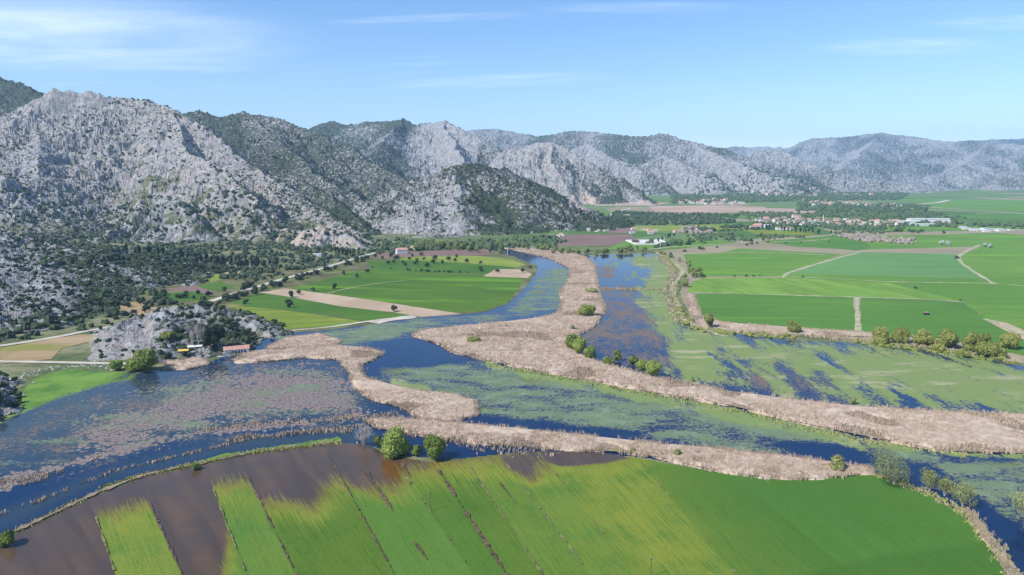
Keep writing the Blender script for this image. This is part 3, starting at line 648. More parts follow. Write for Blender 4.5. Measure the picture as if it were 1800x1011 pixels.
#          flood edge y at left/right border, yellow, dark
STRIP = [(1400,1400,0,.2),(905,880,.75,.1),(1150,930,.5,.2),(848,846,.38,.05),(885,838,.30,1.0),(842,818,.15,.15),(822,818,.18,.75),(812,806,.3,.9),(803,800,.40,.35),(803,800,.5,.15),(778,776,.62,.35),(780,770,.32,.6),(760,760,.0,.35)]
NFIELD = [(-420,1130),(0,950),(80,912),(160,873),(250,838),(350,817),(440,797),(520,785),(600,778),(640,780),(670,792),(700,803),(760,812),(800,808),(900,796),(960,792),(1060,795),(1130,806),(1250,828),(1350,842),(1430,842),(1530,831),(1590,856),(1640,876),(1690,905),(1735,958),(1775,1015),(1960,1300),(-420,1300)]
def build_near():
    PX, PY = raster(-420, 1980, 2.0, np.arange(770, 1300, 1.6)); X, Y = gp(PX, PY, .12)
    bx = np.array([[a[0] + (PY[:, 0] - a[1]) * (b[0] - a[0]) / (b[1] - a[1])] for a, b in BORD])[:, 0, :]
    s = np.zeros(PX.shape, int); fr = np.zeros(PX.shape)
    left = bx[0][:, None] - 150; prev = np.broadcast_to(left, PX.shape)
    for k in range(len(BORD)):
        b = bx[k][:, None]; s += (PX > b)
    allb = np.concatenate([[bx[0] - 240], bx, [bx[-1] + 900]])
    lo = np.take_along_axis(allb.T, s, 1); hi = np.take_along_axis(allb.T, s + 1, 1)
    fr = np.clip((PX - lo) / np.maximum(hi - lo, 1), -2, 3)
    T = np.array(STRIP); edge = T[s, 0] * (1 - fr) + T[s, 1] * fr
    flood = .5 + (edge - PY) / 95
    # two brown wet patches at the top of the dry strips
    def p(poly, k): return blur(inpoly(PX, PY, poly).astype(float), k)
    flood = flood + .75 * p([(950,795),(1010,793),(1110,802),(1060,812),(985,818),(960,806)], 3)
    flood = flood + .42 * p([(880,810),(930,805),(960,850),(935,860)], 6) + .22 * p([(940,800),(1120,805),(1100,835),(960,840)], 6)
    flood = flood + .28 * p([(600,840),(690,815),(800,940),(760,960)], 8) + .32 * p([(500,850),(560,850),(640,1011),(590,1011)], 14)
    flood = np.clip(flood, -.6, 1.7)
    yel = T[s, 2] + .35 * p([(1000,830),(1120,830),(1290,1011),(1120,1011)], 20)
    yel = yel + .55 * p([(790,806),(900,796),(1060,795),(1130,806),(1160,850),(1060,840),(900,838),(790,850)], 8)
    yel = yel * np.where(s == 11, np.clip(1 - fr, 0, 1), 1)
    dark = T[s, 3] + (fbm(X / 40, Y / 40, 3, 9) - .5) * .5 + .4 * p([(1405,1011),(1560,975),(1740,955),(1775,1011),(1960,1300),(1405,1300)], 3)
    cum = np.cumsum([0] + [18] * (len(BORD) + 1))
    gx0 = lo; u = (s * 26.0 + fr * np.abs(gp(hi, PY)[0] - gp(lo, PY)[0]))
    red = p([(670,800),(700,815),(730,850),(700,860),(670,830)], 5) * .9 + p([(760,808),(800,812),(790,850),(765,840)], 4)
    ok = inpoly(PX + (fbm(X / 6, Y / 6, 3, 15) - .5) * 4, PY + (fbm(X / 6, Y / 6, 3, 16) - .5) * 3, NFIELD); i = np.arange(PX.size).reshape(PX.shape)
    fk = ok[:-1, :-1]
    F = np.stack([i[1:, :-1][fk], i[1:, 1:][fk], i[:-1, 1:][fk], i[:-1, :-1][fk]], 1)
    o = mesh_np('field', np.stack([X.ravel(), Y.ravel(), np.full(X.size, .12)], 1), F, M['near'])
    z = np.ones(PX.size)
    add_col(o, 'crop', np.stack([flood.ravel(), np.clip(yel, 0, 1).ravel(), np.clip(dark, 0, 1).ravel(), z], 1))
    add_col(o, 'strip', np.stack([u.ravel(), (Y - .0).ravel(), np.clip(red, 0, 1).ravel(), z], 1))
    tag(o, kind='structure')
build_near()

# ------------------------------------------------------------------ sheets, ribbons
LAY = [0.12]
def sheet(name, poly, m, jit=1.6, z=None, step=9.0, kind='structure'):
    if z is None: LAY[0] += .006; z = LAY[0]
    P = np.array([gp(*q) for q in poly]); out = []
    for a, b in zip(P, np.roll(P, -1, 0)):
        L = np.hypot(*(b - a)); k = max(1, int(L / step))
        for j in range(k):
            q = a + (b - a) * j / k
            out.append(q + (np.array([fbm(q[0] / 15, q[1] / 15, 3, 21), fbm(q[0] / 15, q[1] / 15, 3, 22)]) - .5) * 2 * jit)
    tri = tessellate_polygon([[Vector((q[0], q[1], 0)) for q in out]])
    V = np.array([(q[0], q[1], z) for q in out]); F = np.array(tri)
    a, b, c = V[F[:, 0]], V[F[:, 1]], V[F[:, 2]]
    nz = (b[:, 0] - a[:, 0]) * (c[:, 1] - a[:, 1]) - (b[:, 1] - a[:, 1]) * (c[:, 0] - a[:, 0])
    F[nz < 0] = F[nz < 0][:, ::-1]
    return tag(mesh_np(name, V, F, m), kind=kind)
def ribbon(name, pts, wid, m, jit=.25, z=None, step=6.0, follow=False, gap=0.0):
    if z is None: LAY[0] += .006; z = LAY[0]
    P = [np.array(gp(*q)) for q in pts]; out = []
    for a, b in zip(P[:-1], P[1:]):
        k = max(1, int(np.hypot(*(b - a)) / step))
        out += [a + (b - a) * j / k for j in range(k)]
    out.append(P[-1]); out = np.array(out)
    for _ in range(3): out[1:-1] = (out[:-2] + 2 * out[1:-1] + out[2:]) / 4
    d = np.gradient(out, axis=0); d /= np.linalg.norm(d, axis=1)[:, None] + 1e-9
    nrm = np.stack([-d[:, 1], d[:, 0]], 1)
    wv = wid / 2 * (1 + jit * (2 * fbm(np.arange(len(out)) / 2.0, np.zeros(len(out)) + wid, 3, 33) - 1) * 2)
    A = out + nrm * wv[:, None]; B = out - nrm * wv[:, None]
    zz = np.full(len(out), z)
    if follow: zz = z + ground_h(out[:, 0], out[:, 1])
    V = np.concatenate([np.c_[A, zz], np.c_[B, zz]]); n = len(out); i = np.arange(n - 1)
    F = np.stack([i + n, i + n + 1, i + 1, i], 1)
    if gap: F = F[fbm(i / 4.0, i * 0.0 + V[0, 0], 3, 37) > gap]
    return tag(mesh_np(name, V, F, m), kind='structure')

# left bank fields
sheet('field', [(225,470),(420,470),(560,470),(700,440),(860,438),(905,452),(945,468),(940,485),(920,510),(888,537),(850,549),(800,554),(735,558),(690,565),(640,572),(560,582),(490,585),(440,555),(340,545),(270,555),(200,560),(180,520)], M['f_rough'], 2)
sheet('field', [(505,508),(560,495),(610,481),(650,472),(700,477),(850,483),(922,489),(906,515),(888,534),(850,547),(800,549),(780,547),(700,535),(600,521)], M['f_main'], .8)
sheet('field', [(455,514),(500,507),(600,520),(700,535),(785,548),(812,552),(740,557),(690,549),(600,539),(520,524)], M['f_tan'], 1)
sheet('field', [(405,531),(455,515),(520,524),(600,539),(690,550),(730,556),(690,560),(640,565),(600,558),(520,547),(440,540)], M['f_low'], .8)
sheet('field', [(395,535),(440,540),(520,548),(640,566),(600,573),(560,576),(500,580),(465,562)], M['f_orch'], .8)
sheet('field', [(645,459),(720,457),(810,460),(902,466),(905,473),(850,482),(700,477),(650,471)], M['f_low'], .8)
sheet('field', [(720,450),(840,450),(905,458),(925,466),(905,470),(810,462),(700,457)], M['f_yel'], .8)
sheet('field', [(850,486),(872,473),(918,474),(935,482),(928,489)], M['f_tan'], .8)
sheet('field', [(660,445),(860,438),(860,448),(720,452),(665,455)], M['f_maroon'], 1.5)
sheet('field', [(292,508),(340,502),(383,512),(345,520)], M['f_maroon'], .8)
sheet('field', [(285,516),(345,512),(372,522),(360,530),(290,528)], M['f_low'], .8)
sheet('field', [(202,540),(240,530),(280,540),(272,556),(205,558)], M['f_orange'], 1.5)
sheet('field', [(378,477),(420,476),(468,484),(440,490)], M['f_tan'], 1)
sheet('field', [(285,489),(370,480),(410,488),(345,500),(290,497)], M['f_yel'], 1.5)
sheet('field', [(345,503),(390,495),(412,507),(372,512)], M['f_low'], .8)
sheet('field', [(0,612),(140,588),(200,592),(110,612),(90,632),(0,640)], M['f_orange'], 1)
# right fields
sheet('field', [(1150,443),(1240,432),(1330,420),(1500,410),(1800,404),(2300,404),(2300,720),(1800,640),(1700,620),(1600,606),(1500,597),(1400,590),(1260,578),(1215,560),(1195,515),(1205,490),(1180,460)], M['f_brown'], 1)
sheet('field', [(1200,448),(1262,444),(1300,437),(1480,447),(1375,486),(1240,487),(1215,470)], M['f_mid'], 2.0)
sheet('field', [(1330,426),(1480,413),(1560,415),(1800,408),(2300,412),(2300,450),(1800,432),(1560,438),(1500,440)], M['f_mid'], 2.0)
sheet('field', [(1340,424),(1400,420),(1480,414),(1520,424),(1530,438),(1500,441),(1400,434)], M['f_dark'], 2.0)
sheet('field', [(1380,481),(1450,459),(1500,443),(1680,447),(1690,461),(1715,478),(1745,500),(1560,496)], M['f_blue'], 2.5)
sheet('field', [(1690,450),(1728,432),(1800,432),(2300,445),(2300,520),(1800,505),(1745,498),(1712,476),(1690,462)], M['f_mid'], 2.0)
sheet('field', [(1375,488),(1385,481),(1560,486),(1720,490),(1800,500),(2300,520),(2300,640),(1800,585),(1740,562),(1690,531),(1560,498)], M['f_mid'], 2.0)
sheet('field', [(1232,489),(1380,488),(1560,498),(1690,530),(1640,527),(1500,522),(1208,515),(1212,500)], M['f_light'], 2.0)
sheet('field', [(1210,517),(1300,517),(1500,523),(1506,581),(1420,580),(1262,572),(1225,560)], M['f_dark'], 2.0)
sheet('field', [(1513,524),(1640,528),(1690,532),(1740,562),(1800,590),(2300,680),(2300,700),(1800,626),(1700,603),(1600,592),(1513,583)], M['f_dark'], 2.0)
sheet('field', [(1725,560),(1770,568),(1800,582),(1850,600),(1850,612),(1800,598),(1760,578)], M['f_tan'], .8)
sheet('field', [(1200,440),(1260,431),(1340,430),(1500,440),(1478,447),(1300,437),(1262,445),(1195,448)], M['f_brown'], 1)
# far plain
sheet('field', [(965,420),(1010,412),(1110,413),(1120,424),(1090,433),(975,432)], M['f_maroon'], 2)
sheet('field', [(1060,402),(1120,398),(1160,396),(1110,410),(1070,411)], M['f_maroon'], 2)
sheet('field', [(1105,398),(1300,394),(1310,402),(1200,407),(1120,407)], M['f_yel'], 3)
sheet('field', [(1140,363),(1250,361),(1345,364),(1345,373),(1230,375),(1150,372)], M['f_red'], 4, step=25)
sheet('field', [(1345,366),(1445,368),(1440,374),(1345,376)], M['f_red'], 4, step=25)
sheet('field', [(1120,355),(1180,357),(1145,362),(1040,362),(1060,358)], M['f_tan'], 4, step=25)
sheet('field', [(1650,400),(1800,414),(2000,420),(2000,413),(1800,406)], M['f_brown'], 3)
sheet('field', [(1300,404),(1430,407),(1430,414),(1330,412)], M['f_orch'], 3)
sheet('field', [(1470,407),(1640,396),(1800,398),(1800,404),(1600,406)], M['f_mid'], 3)
sheet('field', [(1100,424),(1250,422),(1300,428),(1180,438),(1060,440)], M['f_mid'], 3)
sheet('field', [(1640,383),(1800,388),(2300,396),(2300,385),(1800,376),(1660,378)], M['f_dark'], 4, step=25)
sheet('field', [(1580,350),(1800,352),(2300,356),(2300,374),(1800,372),(1640,366)], M['f_mid'], 6, step=30)
# roads and tracks
ribbon('road', [(-300,640),(0,609),(90,595),(165,580),(205,573),(250,560)], 6, M['dirt_road'], .15)
ribbon('road', [(325,546),(345,538),(380,527),(440,508),(500,490),(560,474),(610,459),(650,447),(690,438)], 7.5, M['dirt_road'], .15)
ribbon('road', [(-300,632),(0,636),(120,638),(205,640),(240,641),(275,637),(300,633),(345,627),(385,620),(405,616)], 4.5, M['dirt_road'], .15)
ribbon('shore', [(432,613),(455,597),(490,583),(560,578),(620,570),(660,563),(730,557)], 3.5, M['dirt_road'], .6)
ribbon('shore', [(655,568),(672,563),(690,561),(715,560),(728,557)], 9, M['dirt_road'], .5)
ribbon('path', [(570,518),(600,510),(640,502),(685,496),(713,494)], 2.2, M['track'], .3)
ribbon('path', [(1375,489),(1383,481),(1430,466),(1480,452),(1510,444)], 6, M['track'], .4)
ribbon('path', [(1722,431),(1700,441),(1683,452),(1690,463),(1710,477),(1748,500)], 5, M['track'], .4)
ribbon('path', [(1505,523),(1507,550),(1508,582)], 3.5, M['track'], .4)
ribbon('path', [(1210,515),(1300,517),(1500,523),(1640,527),(1690,532)], 3, M['track'], .5)
ribbon('path', [(1380,486),(1560,496),(1745,499),(1800,503)], 3, M['track'], .5)
ribbon('path', [(1730,561),(1765,572),(1800,590)], 6, M['track'], .4)
ribbon('path', [(1155,445),(1175,455),(1188,465),(1200,477),(1195,487),(1183,503),(1180,512),(1188,525),(1193,540),(1196,557),(1208,568),(1230,575),(1250,582),(1262,590)], 5, M['track'], .35)
ribbon('path', [(1200,447),(1320,444),(1380,445),(1450,449)], 5, M['track'], .4)
ribbon('road', [(1030,402),(1045,397),(1060,388),(1072,380),(1080,373),(1110,366)], 11, M['dirt_road'], .1)
ribbon('road', [(1025,366),(1110,366),(1180,363)], 14, M['dirt_road'], .1)
ribbon('road', [(1555,358),(1600,361),(1640,365),(1720,370),(1800,376)], 14, M['dirt_road'], .1)
ribbon('road', [(1610,360),(1650,356),(1668,352)], 22, M['dirt_road'], .3)
ribbon('road', [(1585,394),(1700,401),(1800,404)], 8, M['concrete'], .1)
ribbon('path', [(1100,437),(1130,441),(1180,434),(1300,428),(1420,424),(1460,420)], 6, M['track'], .3)
ribbon('path', [(1560,412),(1640,414),(1800,425)], 10, M['f_yel'], .3)
# ditches between the strips of the near field
for k, (a, b) in enumerate(BORD[:11]):
    dx = (b[0] - a[0]) / (b[1] - a[1]); wd = (.35, .5, .35, .45, .45, .35, .9, .45, .55, .3, .3)[k]
    e = (lambda y: (a[0] + (y - a[1]) * dx, y))
    ribbon('ditch', [e(a[1] + 4), e(a[1] + 40), e(a[1] + 90), e(a[1] + 150), e(1100), e(1290)], wd, M['ditch'] if k in (1, 3, 4, 6) else M['ditch_pale'], 1.3, step=1.5, gap=(.36, .2, .42, .36, .25, .48, .15, .42, .38, .5, .5)[k])
for pts, wd in (([(643,827),(665,862),(690,900)], 1.0), ([(728,955),(750,985)], .7), ([(878,850),(905,885)], .6), ([(706,815),(722,840)], .9)):
    ribbon('ditch', pts, wd, M['ditch'], .8, step=2.0)
ribbon('levee', [(-420,1128),(0,948),(80,911),(160,872),(250,837),(350,816),(440,797),(520,785),(600,777)], 1.7, M['reedfloor'], 1.0, step=1.5, gap=.33)

# ------------------------------------------------------------------ reeds
def sample_poly(poly, n_m2, seed, near=0):
    P = np.array([gp(*q) for q in poly]); r = np.random.default_rng(seed)
    lo, hi = P.min(0), P.max(0); A = (hi[0] - lo[0]) * (hi[1] - lo[1]); n = int(A * n_m2)
    x = r.uniform(lo[0], hi[0], n); y = r.uniform(lo[1], hi[1], n)
    m = inpoly(x, y, [tuple(q) for q in P]); return x[m], y[m]
def blades(name, x, y, h, wdt, m, green=0.0, seed=1, z0=0.0, lean=.14, k=3, cano=None):
    r = np.random.default_rng(seed); n = len(x)
    x = np.repeat(x, k) + r.normal(0, .35, n * k); y = np.repeat(y, k) + r.normal(0, .35, n * k); n = n * k
    ang = r.uniform(0, math.pi, n); hh = h * r.uniform(.62, 1.18, n) * np.repeat(.82 + .32 * fbm(x[::k] / 9, y[::k] / 9, 3, 55), k)
    ww = wdt * r.uniform(.6, 1.4, n); lx = r.normal(0, lean, n) * hh; ly = r.normal(0, lean, n) * hh
    z = z0 + (ground_h(x, y) if False else 0)
    cx, cy = np.cos(ang) * ww / 2, np.sin(ang) * ww / 2
    V = np.empty((n, 4, 3))
    V[:, 0] = np.c_[x - cx, y - cy, np.full(n, z)]; V[:, 1] = np.c_[x + cx, y + cy, np.full(n, z)]
    V[:, 2] = np.c_[x + lx + cx * .45, y + ly + cy * .45, z + hh]; V[:, 3] = np.c_[x + lx - cx * .45, y + ly - cy * .45, z + hh * .93]
    F = np.arange(n * 4).reshape(n, 4)
    V = V.reshape(-1, 3); nb = n * 4; nc = 0
    if cano is not None: F = np.concatenate([F, cano[1] + nb]); V = np.concatenate([V, cano[0]]); nc = len(cano[0])
    o = mesh_np(name, V, F, m)
    t = np.repeat(np.clip(r.normal(.6, .28, n), 0, 1), 4); g = np.repeat(np.clip(green * r.uniform(.3, 1.5, n), 0, 1), 4)
    if nc:
        t = np.r_[t, np.clip(.40 + (fbm(V[nb:, 0] / 1.6, V[nb:, 1] / 1.6, 2, 9) - .5) * 2.2, 0, 1)]; g = np.r_[g, np.zeros(nc)]
    add_col(o, 'tint', np.stack([t, g, t, np.ones(len(V))], 1)); return o
def canopy(poly, h, seed, sp):
    P = np.array([gp(*q) for q in poly]); lo, hi = P.min(0) - sp, P.max(0) + sp
    xs = np.arange(lo[0], hi[0], sp); ys = np.arange(lo[1], hi[1], sp); X, Y = np.meshgrid(xs, ys)
    Xj = X + (fbm(X / 5, Y / 5, 3, seed) - .5) * 3.5; Yj = Y + (fbm(X / 5, Y / 5, 3, seed + 1) - .5) * 3.5
    a = inpoly(Xj, Yj, [tuple(q) for q in P]); hole = fbm(X / 20, Y / 20, 4, 200 + seed) > .33; a &= hole
    soft = blur(a.astype(float), 2)
    Z = np.where(a, h * (.58 + .16 * fbm(X / 2.5, Y / 2.5, 3, seed + 3)) * np.clip(soft * 2 - .7, 0.1, 1), -.2)
    b = a[:-1, :-1] | a[1:, 1:] | a[:-1, 1:] | a[1:, :-1]; i = np.arange(X.size).reshape(X.shape)
    F = np.stack([i[:-1, :-1][b], i[:-1, 1:][b], i[1:, 1:][b], i[1:, :-1][b]], 1)
    u = np.zeros(X.size, bool); u[F.ravel()] = True; rm = np.cumsum(u) - 1
    return np.stack([X.ravel(), Y.ravel(), Z.ravel()], 1)[u], rm[F]
REEDS = [
 ('wide tan bed of dry reeds running along the far bank of the lily covered river', [(860,432),(930,433),(985,441),(1030,452),(1045,465),(1050,490),(1055,520),(1065,545),(1045,575),(1015,590),(998,610),(1040,632),(1100,650),(1150,664),(1200,672),(1280,688),(1400,704),(1500,714),(1650,724),(1800,729),(2220,760),(2220,850),(1800,799),(1650,794),(1550,774),(1400,743),(1300,718),(1200,700),(1130,688),(1050,672),(960,656),(870,638),(800,622),(768,604),(722,590),(745,580),(800,575),(870,568),(940,560),(975,553),(988,535),(985,515),(1000,490),(1002,473),(970,456),(920,443)], .55, 2.6, 0.0),
 ('tan reed peninsula curling between the pink lake and the blue pool', [(405,634),(440,618),(520,613),(590,608),(640,612),(676,620),(655,634),(634,642),(642,664),(680,675),(740,688),(800,694),(836,705),(842,730),(800,741),(745,741),(700,716),(650,702),(622,682),(611,652),(595,633),(540,629),(480,635),(420,639)], .9, 2.6, 0.0),
 ('small reed island in the river upstream of the white lakeside building', [(465,612),(500,596),(560,587),(604,600),(585,610),(500,614)], .9, 2.4, 0.0),
 ('long belt of dry reeds between the near crop field and the lily covered water', [(640,738),(700,736),(800,744),(900,754),(1000,764),(1100,775),(1250,790),(1400,806),(1530,824),(1538,832),(1430,843),(1350,843),(1250,828),(1150,804),(1080,796),(1000,792),(940,788),(860,783),(790,774),(720,764),(660,752)], 1.5, 2.8, 0.0),
 ('patch of dry reeds on the shore beside the willow and the yellow awning', [(288,634),(330,626),(362,632),(368,641),(330,650),(292,650)], .9, 2.2, 0.0),
 ('narrow brown reed belt following the levee below the right hand fields', [(1205,515),(1220,517),(1233,555),(1270,567),(1400,577),(1530,586),(1545,594),(1400,590),(1262,582),(1228,572),(1212,545)], .5, 2.2, .05),
 ('strip of dry reeds on the bank at the bottom right corner', [(1690,893),(1700,893),(1745,945),(1790,1000),(1960,1260),(1930,1260),(1760,990),(1720,935)], 2.0, 1.6, .15),
]
for k, (lab, poly, dn, h, g) in enumerate(REEDS):
    x, y = sample_poly(poly, dn, 100 + k)
    rj = np.random.default_rng(k); x = x + rj.normal(0, 1.1, len(x)); y = y + rj.normal(0, 1.1, len(y))
    hole = fbm(x / 22, y / 22, 4, 200 + k); keepm = hole > .33
    o = blades('reed_bed', x[keepm], y[keepm], h * .74, .17 if dn > .8 else .32, M['reed'], g, 300 + k, lean=.09, k=7, cano=canopy(poly, h * .74, k, 1.1 if dn > .8 else 1.8))
    tag(o, lab, 'reed bed', kind='stuff')
    sheet('reed_litter', poly, M['reedfloor'], 1.4, step=4.0)
def line_scatter(pts, width, n_m, seed):
    P = [np.array(gp(*q)) for q in pts]; r = np.random.default_rng(seed); X = []; Y = []
    for a, b in zip(P[:-1], P[1:]):
        L = np.hypot(*(b - a)); n = int(L * n_m * max(width, 1)); t = r.uniform(0, 1, n); d = (b - a) / L
        o = r.normal(0, width / 2.4, n)
        X.append(a[0] + (b[0] - a[0]) * t - d[1] * o); Y.append(a[1] + (b[1] - a[1]) * t + d[0] * o)
    return np.concatenate(X), np.concatenate(Y)
LINES = [
 ('thin outermost line of dead reeds across the dark lower left channel', [(-300,960),(0,905),(60,885),(150,848),(215,825),(300,806),(390,784),(450,770),(560,755),(640,748)], 1.3, 1.6, 1.1),
 ('broken band of dead reeds at the edge of the pink lily mats', [(-300,850),(0,850),(50,840),(110,828),(170,808),(240,785),(310,765),(400,750),(520,742),(620,734),(700,728)], 5.0, 1.0, 1.0),
 ('short clump of dead reeds nearest the left picture edge in the channel', [(-200,885),(0,857),(40,850),(90,842)], 4.0, 1.2, 1.3),
 ('row of pale dead reeds in the dark water left of the bare tree', [(400,776),(440,768),(470,772),(500,764),(540,760),(580,758),(620,758)], 3.0, 1.5, 1.6),
 ('scattered reed stalks in the pool behind the two round willows', [(660,745),(720,757),(780,770),(830,782),(900,790),(980,790)], 9.0, .5, 1.4),
 ('dry reeds fringing the levee of the flooded field', [(-420,1125),(0,946),(80,908),(150,873),(200,855),(250,834),(350,813),(440,793),(520,782),(600,774)], 1.3, 1.2, .8),
]
for k, (lab, pts, wd, nm, h) in enumerate(LINES):
    x, y = line_scatter(pts, wd, nm, 400 + k); m_ = fbm(x / 14, y / 14, 3, 420 + k) > .40; x, y = x[m_], y[m_]
    tag(blades('reed_fringe', x, y, h, .38, M['reed'], .05 if k < 5 else .35, 500 + k), lab, 'reeds', kind='stuff')
# green herbs on the levee and the sedge fringe
HERB = [
 ('bright green herbs growing along the levee of the flooded field', [(180,858),(230,842),(300,826),(340,818),(420,801),(480,792),(560,783),(600,779)], 1.8, 3.0, .8, 1.3),
 ('mixed dull weeds along the far left levee', [(-420,1127),(0,948),(80,911),(160,872),(180,862)], 2.0, 2.0, .7, .6),
 ('green sedge fringe between the wide reed bed and the lily pads', [(860,642),(950,658),(1040,674),(1130,692),(1220,708),(1310,726),(1400,750),(1540,780),(1700,800)], 4.0, .6, .9, .9),
 ('grassy bank along the right hand rim of the near green field', [(1540,835),(1600,856),(1650,876),(1700,905),(1745,960),(1790,1020),(1900,1180)], 3.0, 2.0, .8, .8),
 ('low brown scrub along the levee between the marsh and the right hand fields', [(1165,450),(1185,478),(1180,500),(1176,520),(1186,550),(1200,566),(1240,580),(1330,586),(1450,593),(1560,602),(1700,620),(1800,636)], 9.0, .25, 1.8, .25),
 ('weedy causeway of scrub crossing the marsh toward the levee', [(1048,508),(1090,509),(1150,510),(1175,510)], 6.0, .4, 1.6, .3),
]
for k, (lab, pts, wd, nm, h, g) in enumerate(HERB):
    x, y = line_scatter(pts, wd, nm, 600 + k)
    tag(blades('bank_herbs', x, y, h, .7, M['reed'], g, 700 + k), lab, 'herbs', kind='stuff')

# ------------------------------------------------------------------ plant meshes
def ico(sub):
    t = (1 + 5 ** .5) / 2
    V = [(-1,t,0),(1,t,0),(-1,-t,0),(1,-t,0),(0,-1,t),(0,1,t),(0,-1,-t),(0,1,-t),(t,0,-1),(t,0,1),(-t,0,-1),(-t,0,1)]
    F = [(0,11,5),(0,5,1),(0,1,7),(0,7,10),(0,10,11),(1,5,9),(5,11,4),(11,10,2),(10,7,6),(7,1,8),(3,9,4),(3,4,2),(3,2,6),(3,6,8),(3,8,9),(4,9,5),(2,4,11),(6,2,10),(8,6,7),(9,8,1)]
    V = [np.array(v) / np.linalg.norm(v) for v in V]
    for _ in range(sub):
        c = {}; G = []
        def mid(a, b):
            k = (min(a, b), max(a, b))
            if k not in c: q = V[a] + V[b]; V.append(q / np.linalg.norm(q)); c[k] = len(V) - 1
            return c[k]
        for a, b, d in F:
            x, y, z = mid(a, b), mid(b, d), mid(d, a); G += [(a, x, z), (b, y, x), (d, z, y), (x, y, z)]
        F = G
    return np.array(V), np.array(F)
ICO = [ico(k) for k in range(3)]
def blob_field(x, y, z, rad, sub, seed, squash=.75):
    V, F = ICO[sub]; r = np.random.default_rng(seed); n = len(x)
    j = r.uniform(.62, 1.25, (n, len(V), 1)); a = r.uniform(0, 6.28, n); ca, sa = np.cos(a), np.sin(a)
    P = V[None] * j
    P = np.stack([P[..., 0] * ca[:, None] - P[..., 1] * sa[:, None], P[..., 0] * sa[:, None] + P[..., 1] * ca[:, None], P[..., 2]], -1)
    s = np.stack([rad * r.uniform(.8, 1.3, n), rad * r.uniform(.8, 1.3, n), rad * squash * r.uniform(.8, 1.25, n)], -1)
    P = P * s[:, None, :] + np.stack([x, y, z + rad * squash * .55], -1)[:, None, :]
    FF = F[None] + (np.arange(n) * len(V))[:, None, None]
    return P.reshape(-1, 3), FF.reshape(-1, 3)
def merge(parts):
    Vs, Fs, o = [], [], 0
    for V, F in parts: Vs.append(V); Fs.append(F + o); o += len(V)
    return np.concatenate(Vs), np.concatenate(Fs)
def leaves(lobes, n, size, r, lo=.70, hi=1.18, up=.0):
    """n leaf quads spread over ellipsoid lobes (x,y,z,rx,ry,rz), as triangles"""
    L = np.array(lobes); wts = (L[:, 3] * L[:, 5]); wts /= wts.sum(); k = r.choice(len(L), n, p=wts)
    d = r.normal(0, 1, (n, 3)); d[:, 2] += up; d /= np.linalg.norm(d, axis=1)[:, None]
    rr = r.uniform(lo, hi, n) * (1 + .12 * np.sin(d[:, 0] * 7 + k) * np.cos(d[:, 2] * 6 + k * 2))
    P = L[k, :3] + d * L[k, 3:6] * rr[:, None]
    nn = d + r.normal(0, .55, (n, 3)); nn /= np.linalg.norm(nn, axis=1)[:, None]
    t = np.cross(nn, r.normal(0, 1, (n, 3))); t /= np.linalg.norm(t, axis=1)[:, None] + 1e-9; b = np.cross(nn, t)
    s = size * r.uniform(.6, 1.4, (n, 1))
    V = np.stack([P - t * s, P + b * s * .6, P + t * s, P - b * s * .6], 1).reshape(-1, 3)
    q = np.arange(n)[:, None] * 4
    return V, np.concatenate([q + [0, 1, 2], q + [0, 2, 3]], 0)
def limb(a, b, ra, rb, k=5):
    a, b = np.array(a, float), np.array(b, float); d = (b - a) / (np.linalg.norm(b - a) + 1e-9)
    u = np.cross(d, (0, 0, 1) if abs(d[2]) < .9 else (1, 0, 0)); u /= np.linalg.norm(u); v = np.cross(d, u)
    th = np.arange(k) * 2 * math.pi / k; ring = np.cos(th)[:, None] * u + np.sin(th)[:, None] * v
    V = np.concatenate([a + ring * ra, b + ring * rb, [b]]); F = []
    for i in range(k):
        j = (i + 1) % k; F += [(i, j, k + j), (i, k + j, k + i), (k + i, k + j, 2 * k)]
    return V, np.array(F)
def branching(r, base, d, L, rad, depth, out, tips, spread=.6, upb=.25):
    b = base + d * L; out.append(limb(base, b, rad, rad * .62, 5 if depth > 1 else 3)); tips.append(b)
    if depth == 0: return
    for _ in range(r.integers(2, 5)):
        nd = d + r.normal(0, spread, 3) + np.array([0, 0, upb]); nd /= np.linalg.norm(nd)
        branching(r, base + d * L * r.uniform(.55, 1.0), nd, L * r.uniform(.55, .8), rad * .55, depth - 1, out, tips, spread, upb)
def lobes_round(r, R0, H, n, trunk):
    """crown as n lobes filling a dome of radius R0 and height H above trunk height"""
    L = []; R0 = R0 * 1.1
    for k in range(n):
        a = r.uniform(0, 6.283); q = R0 * .62 * math.sqrt(r.uniform(0, 1)); zz = trunk + H * r.uniform(.18, .78)
        s = R0 * r.uniform(.20, .50); lim = math.sqrt(max(.05, 1 - ((zz - trunk) / H - .35) ** 2 * 1.6))
        L.append((q * math.cos(a) * lim, q * math.sin(a) * lim, zz, s, s, s * r.uniform(.7, 1.0) * min(1.2, H / R0)))
    L.append((0, 0, trunk + H * .55, R0 * .5, R0 * .5, H * .42)); return L
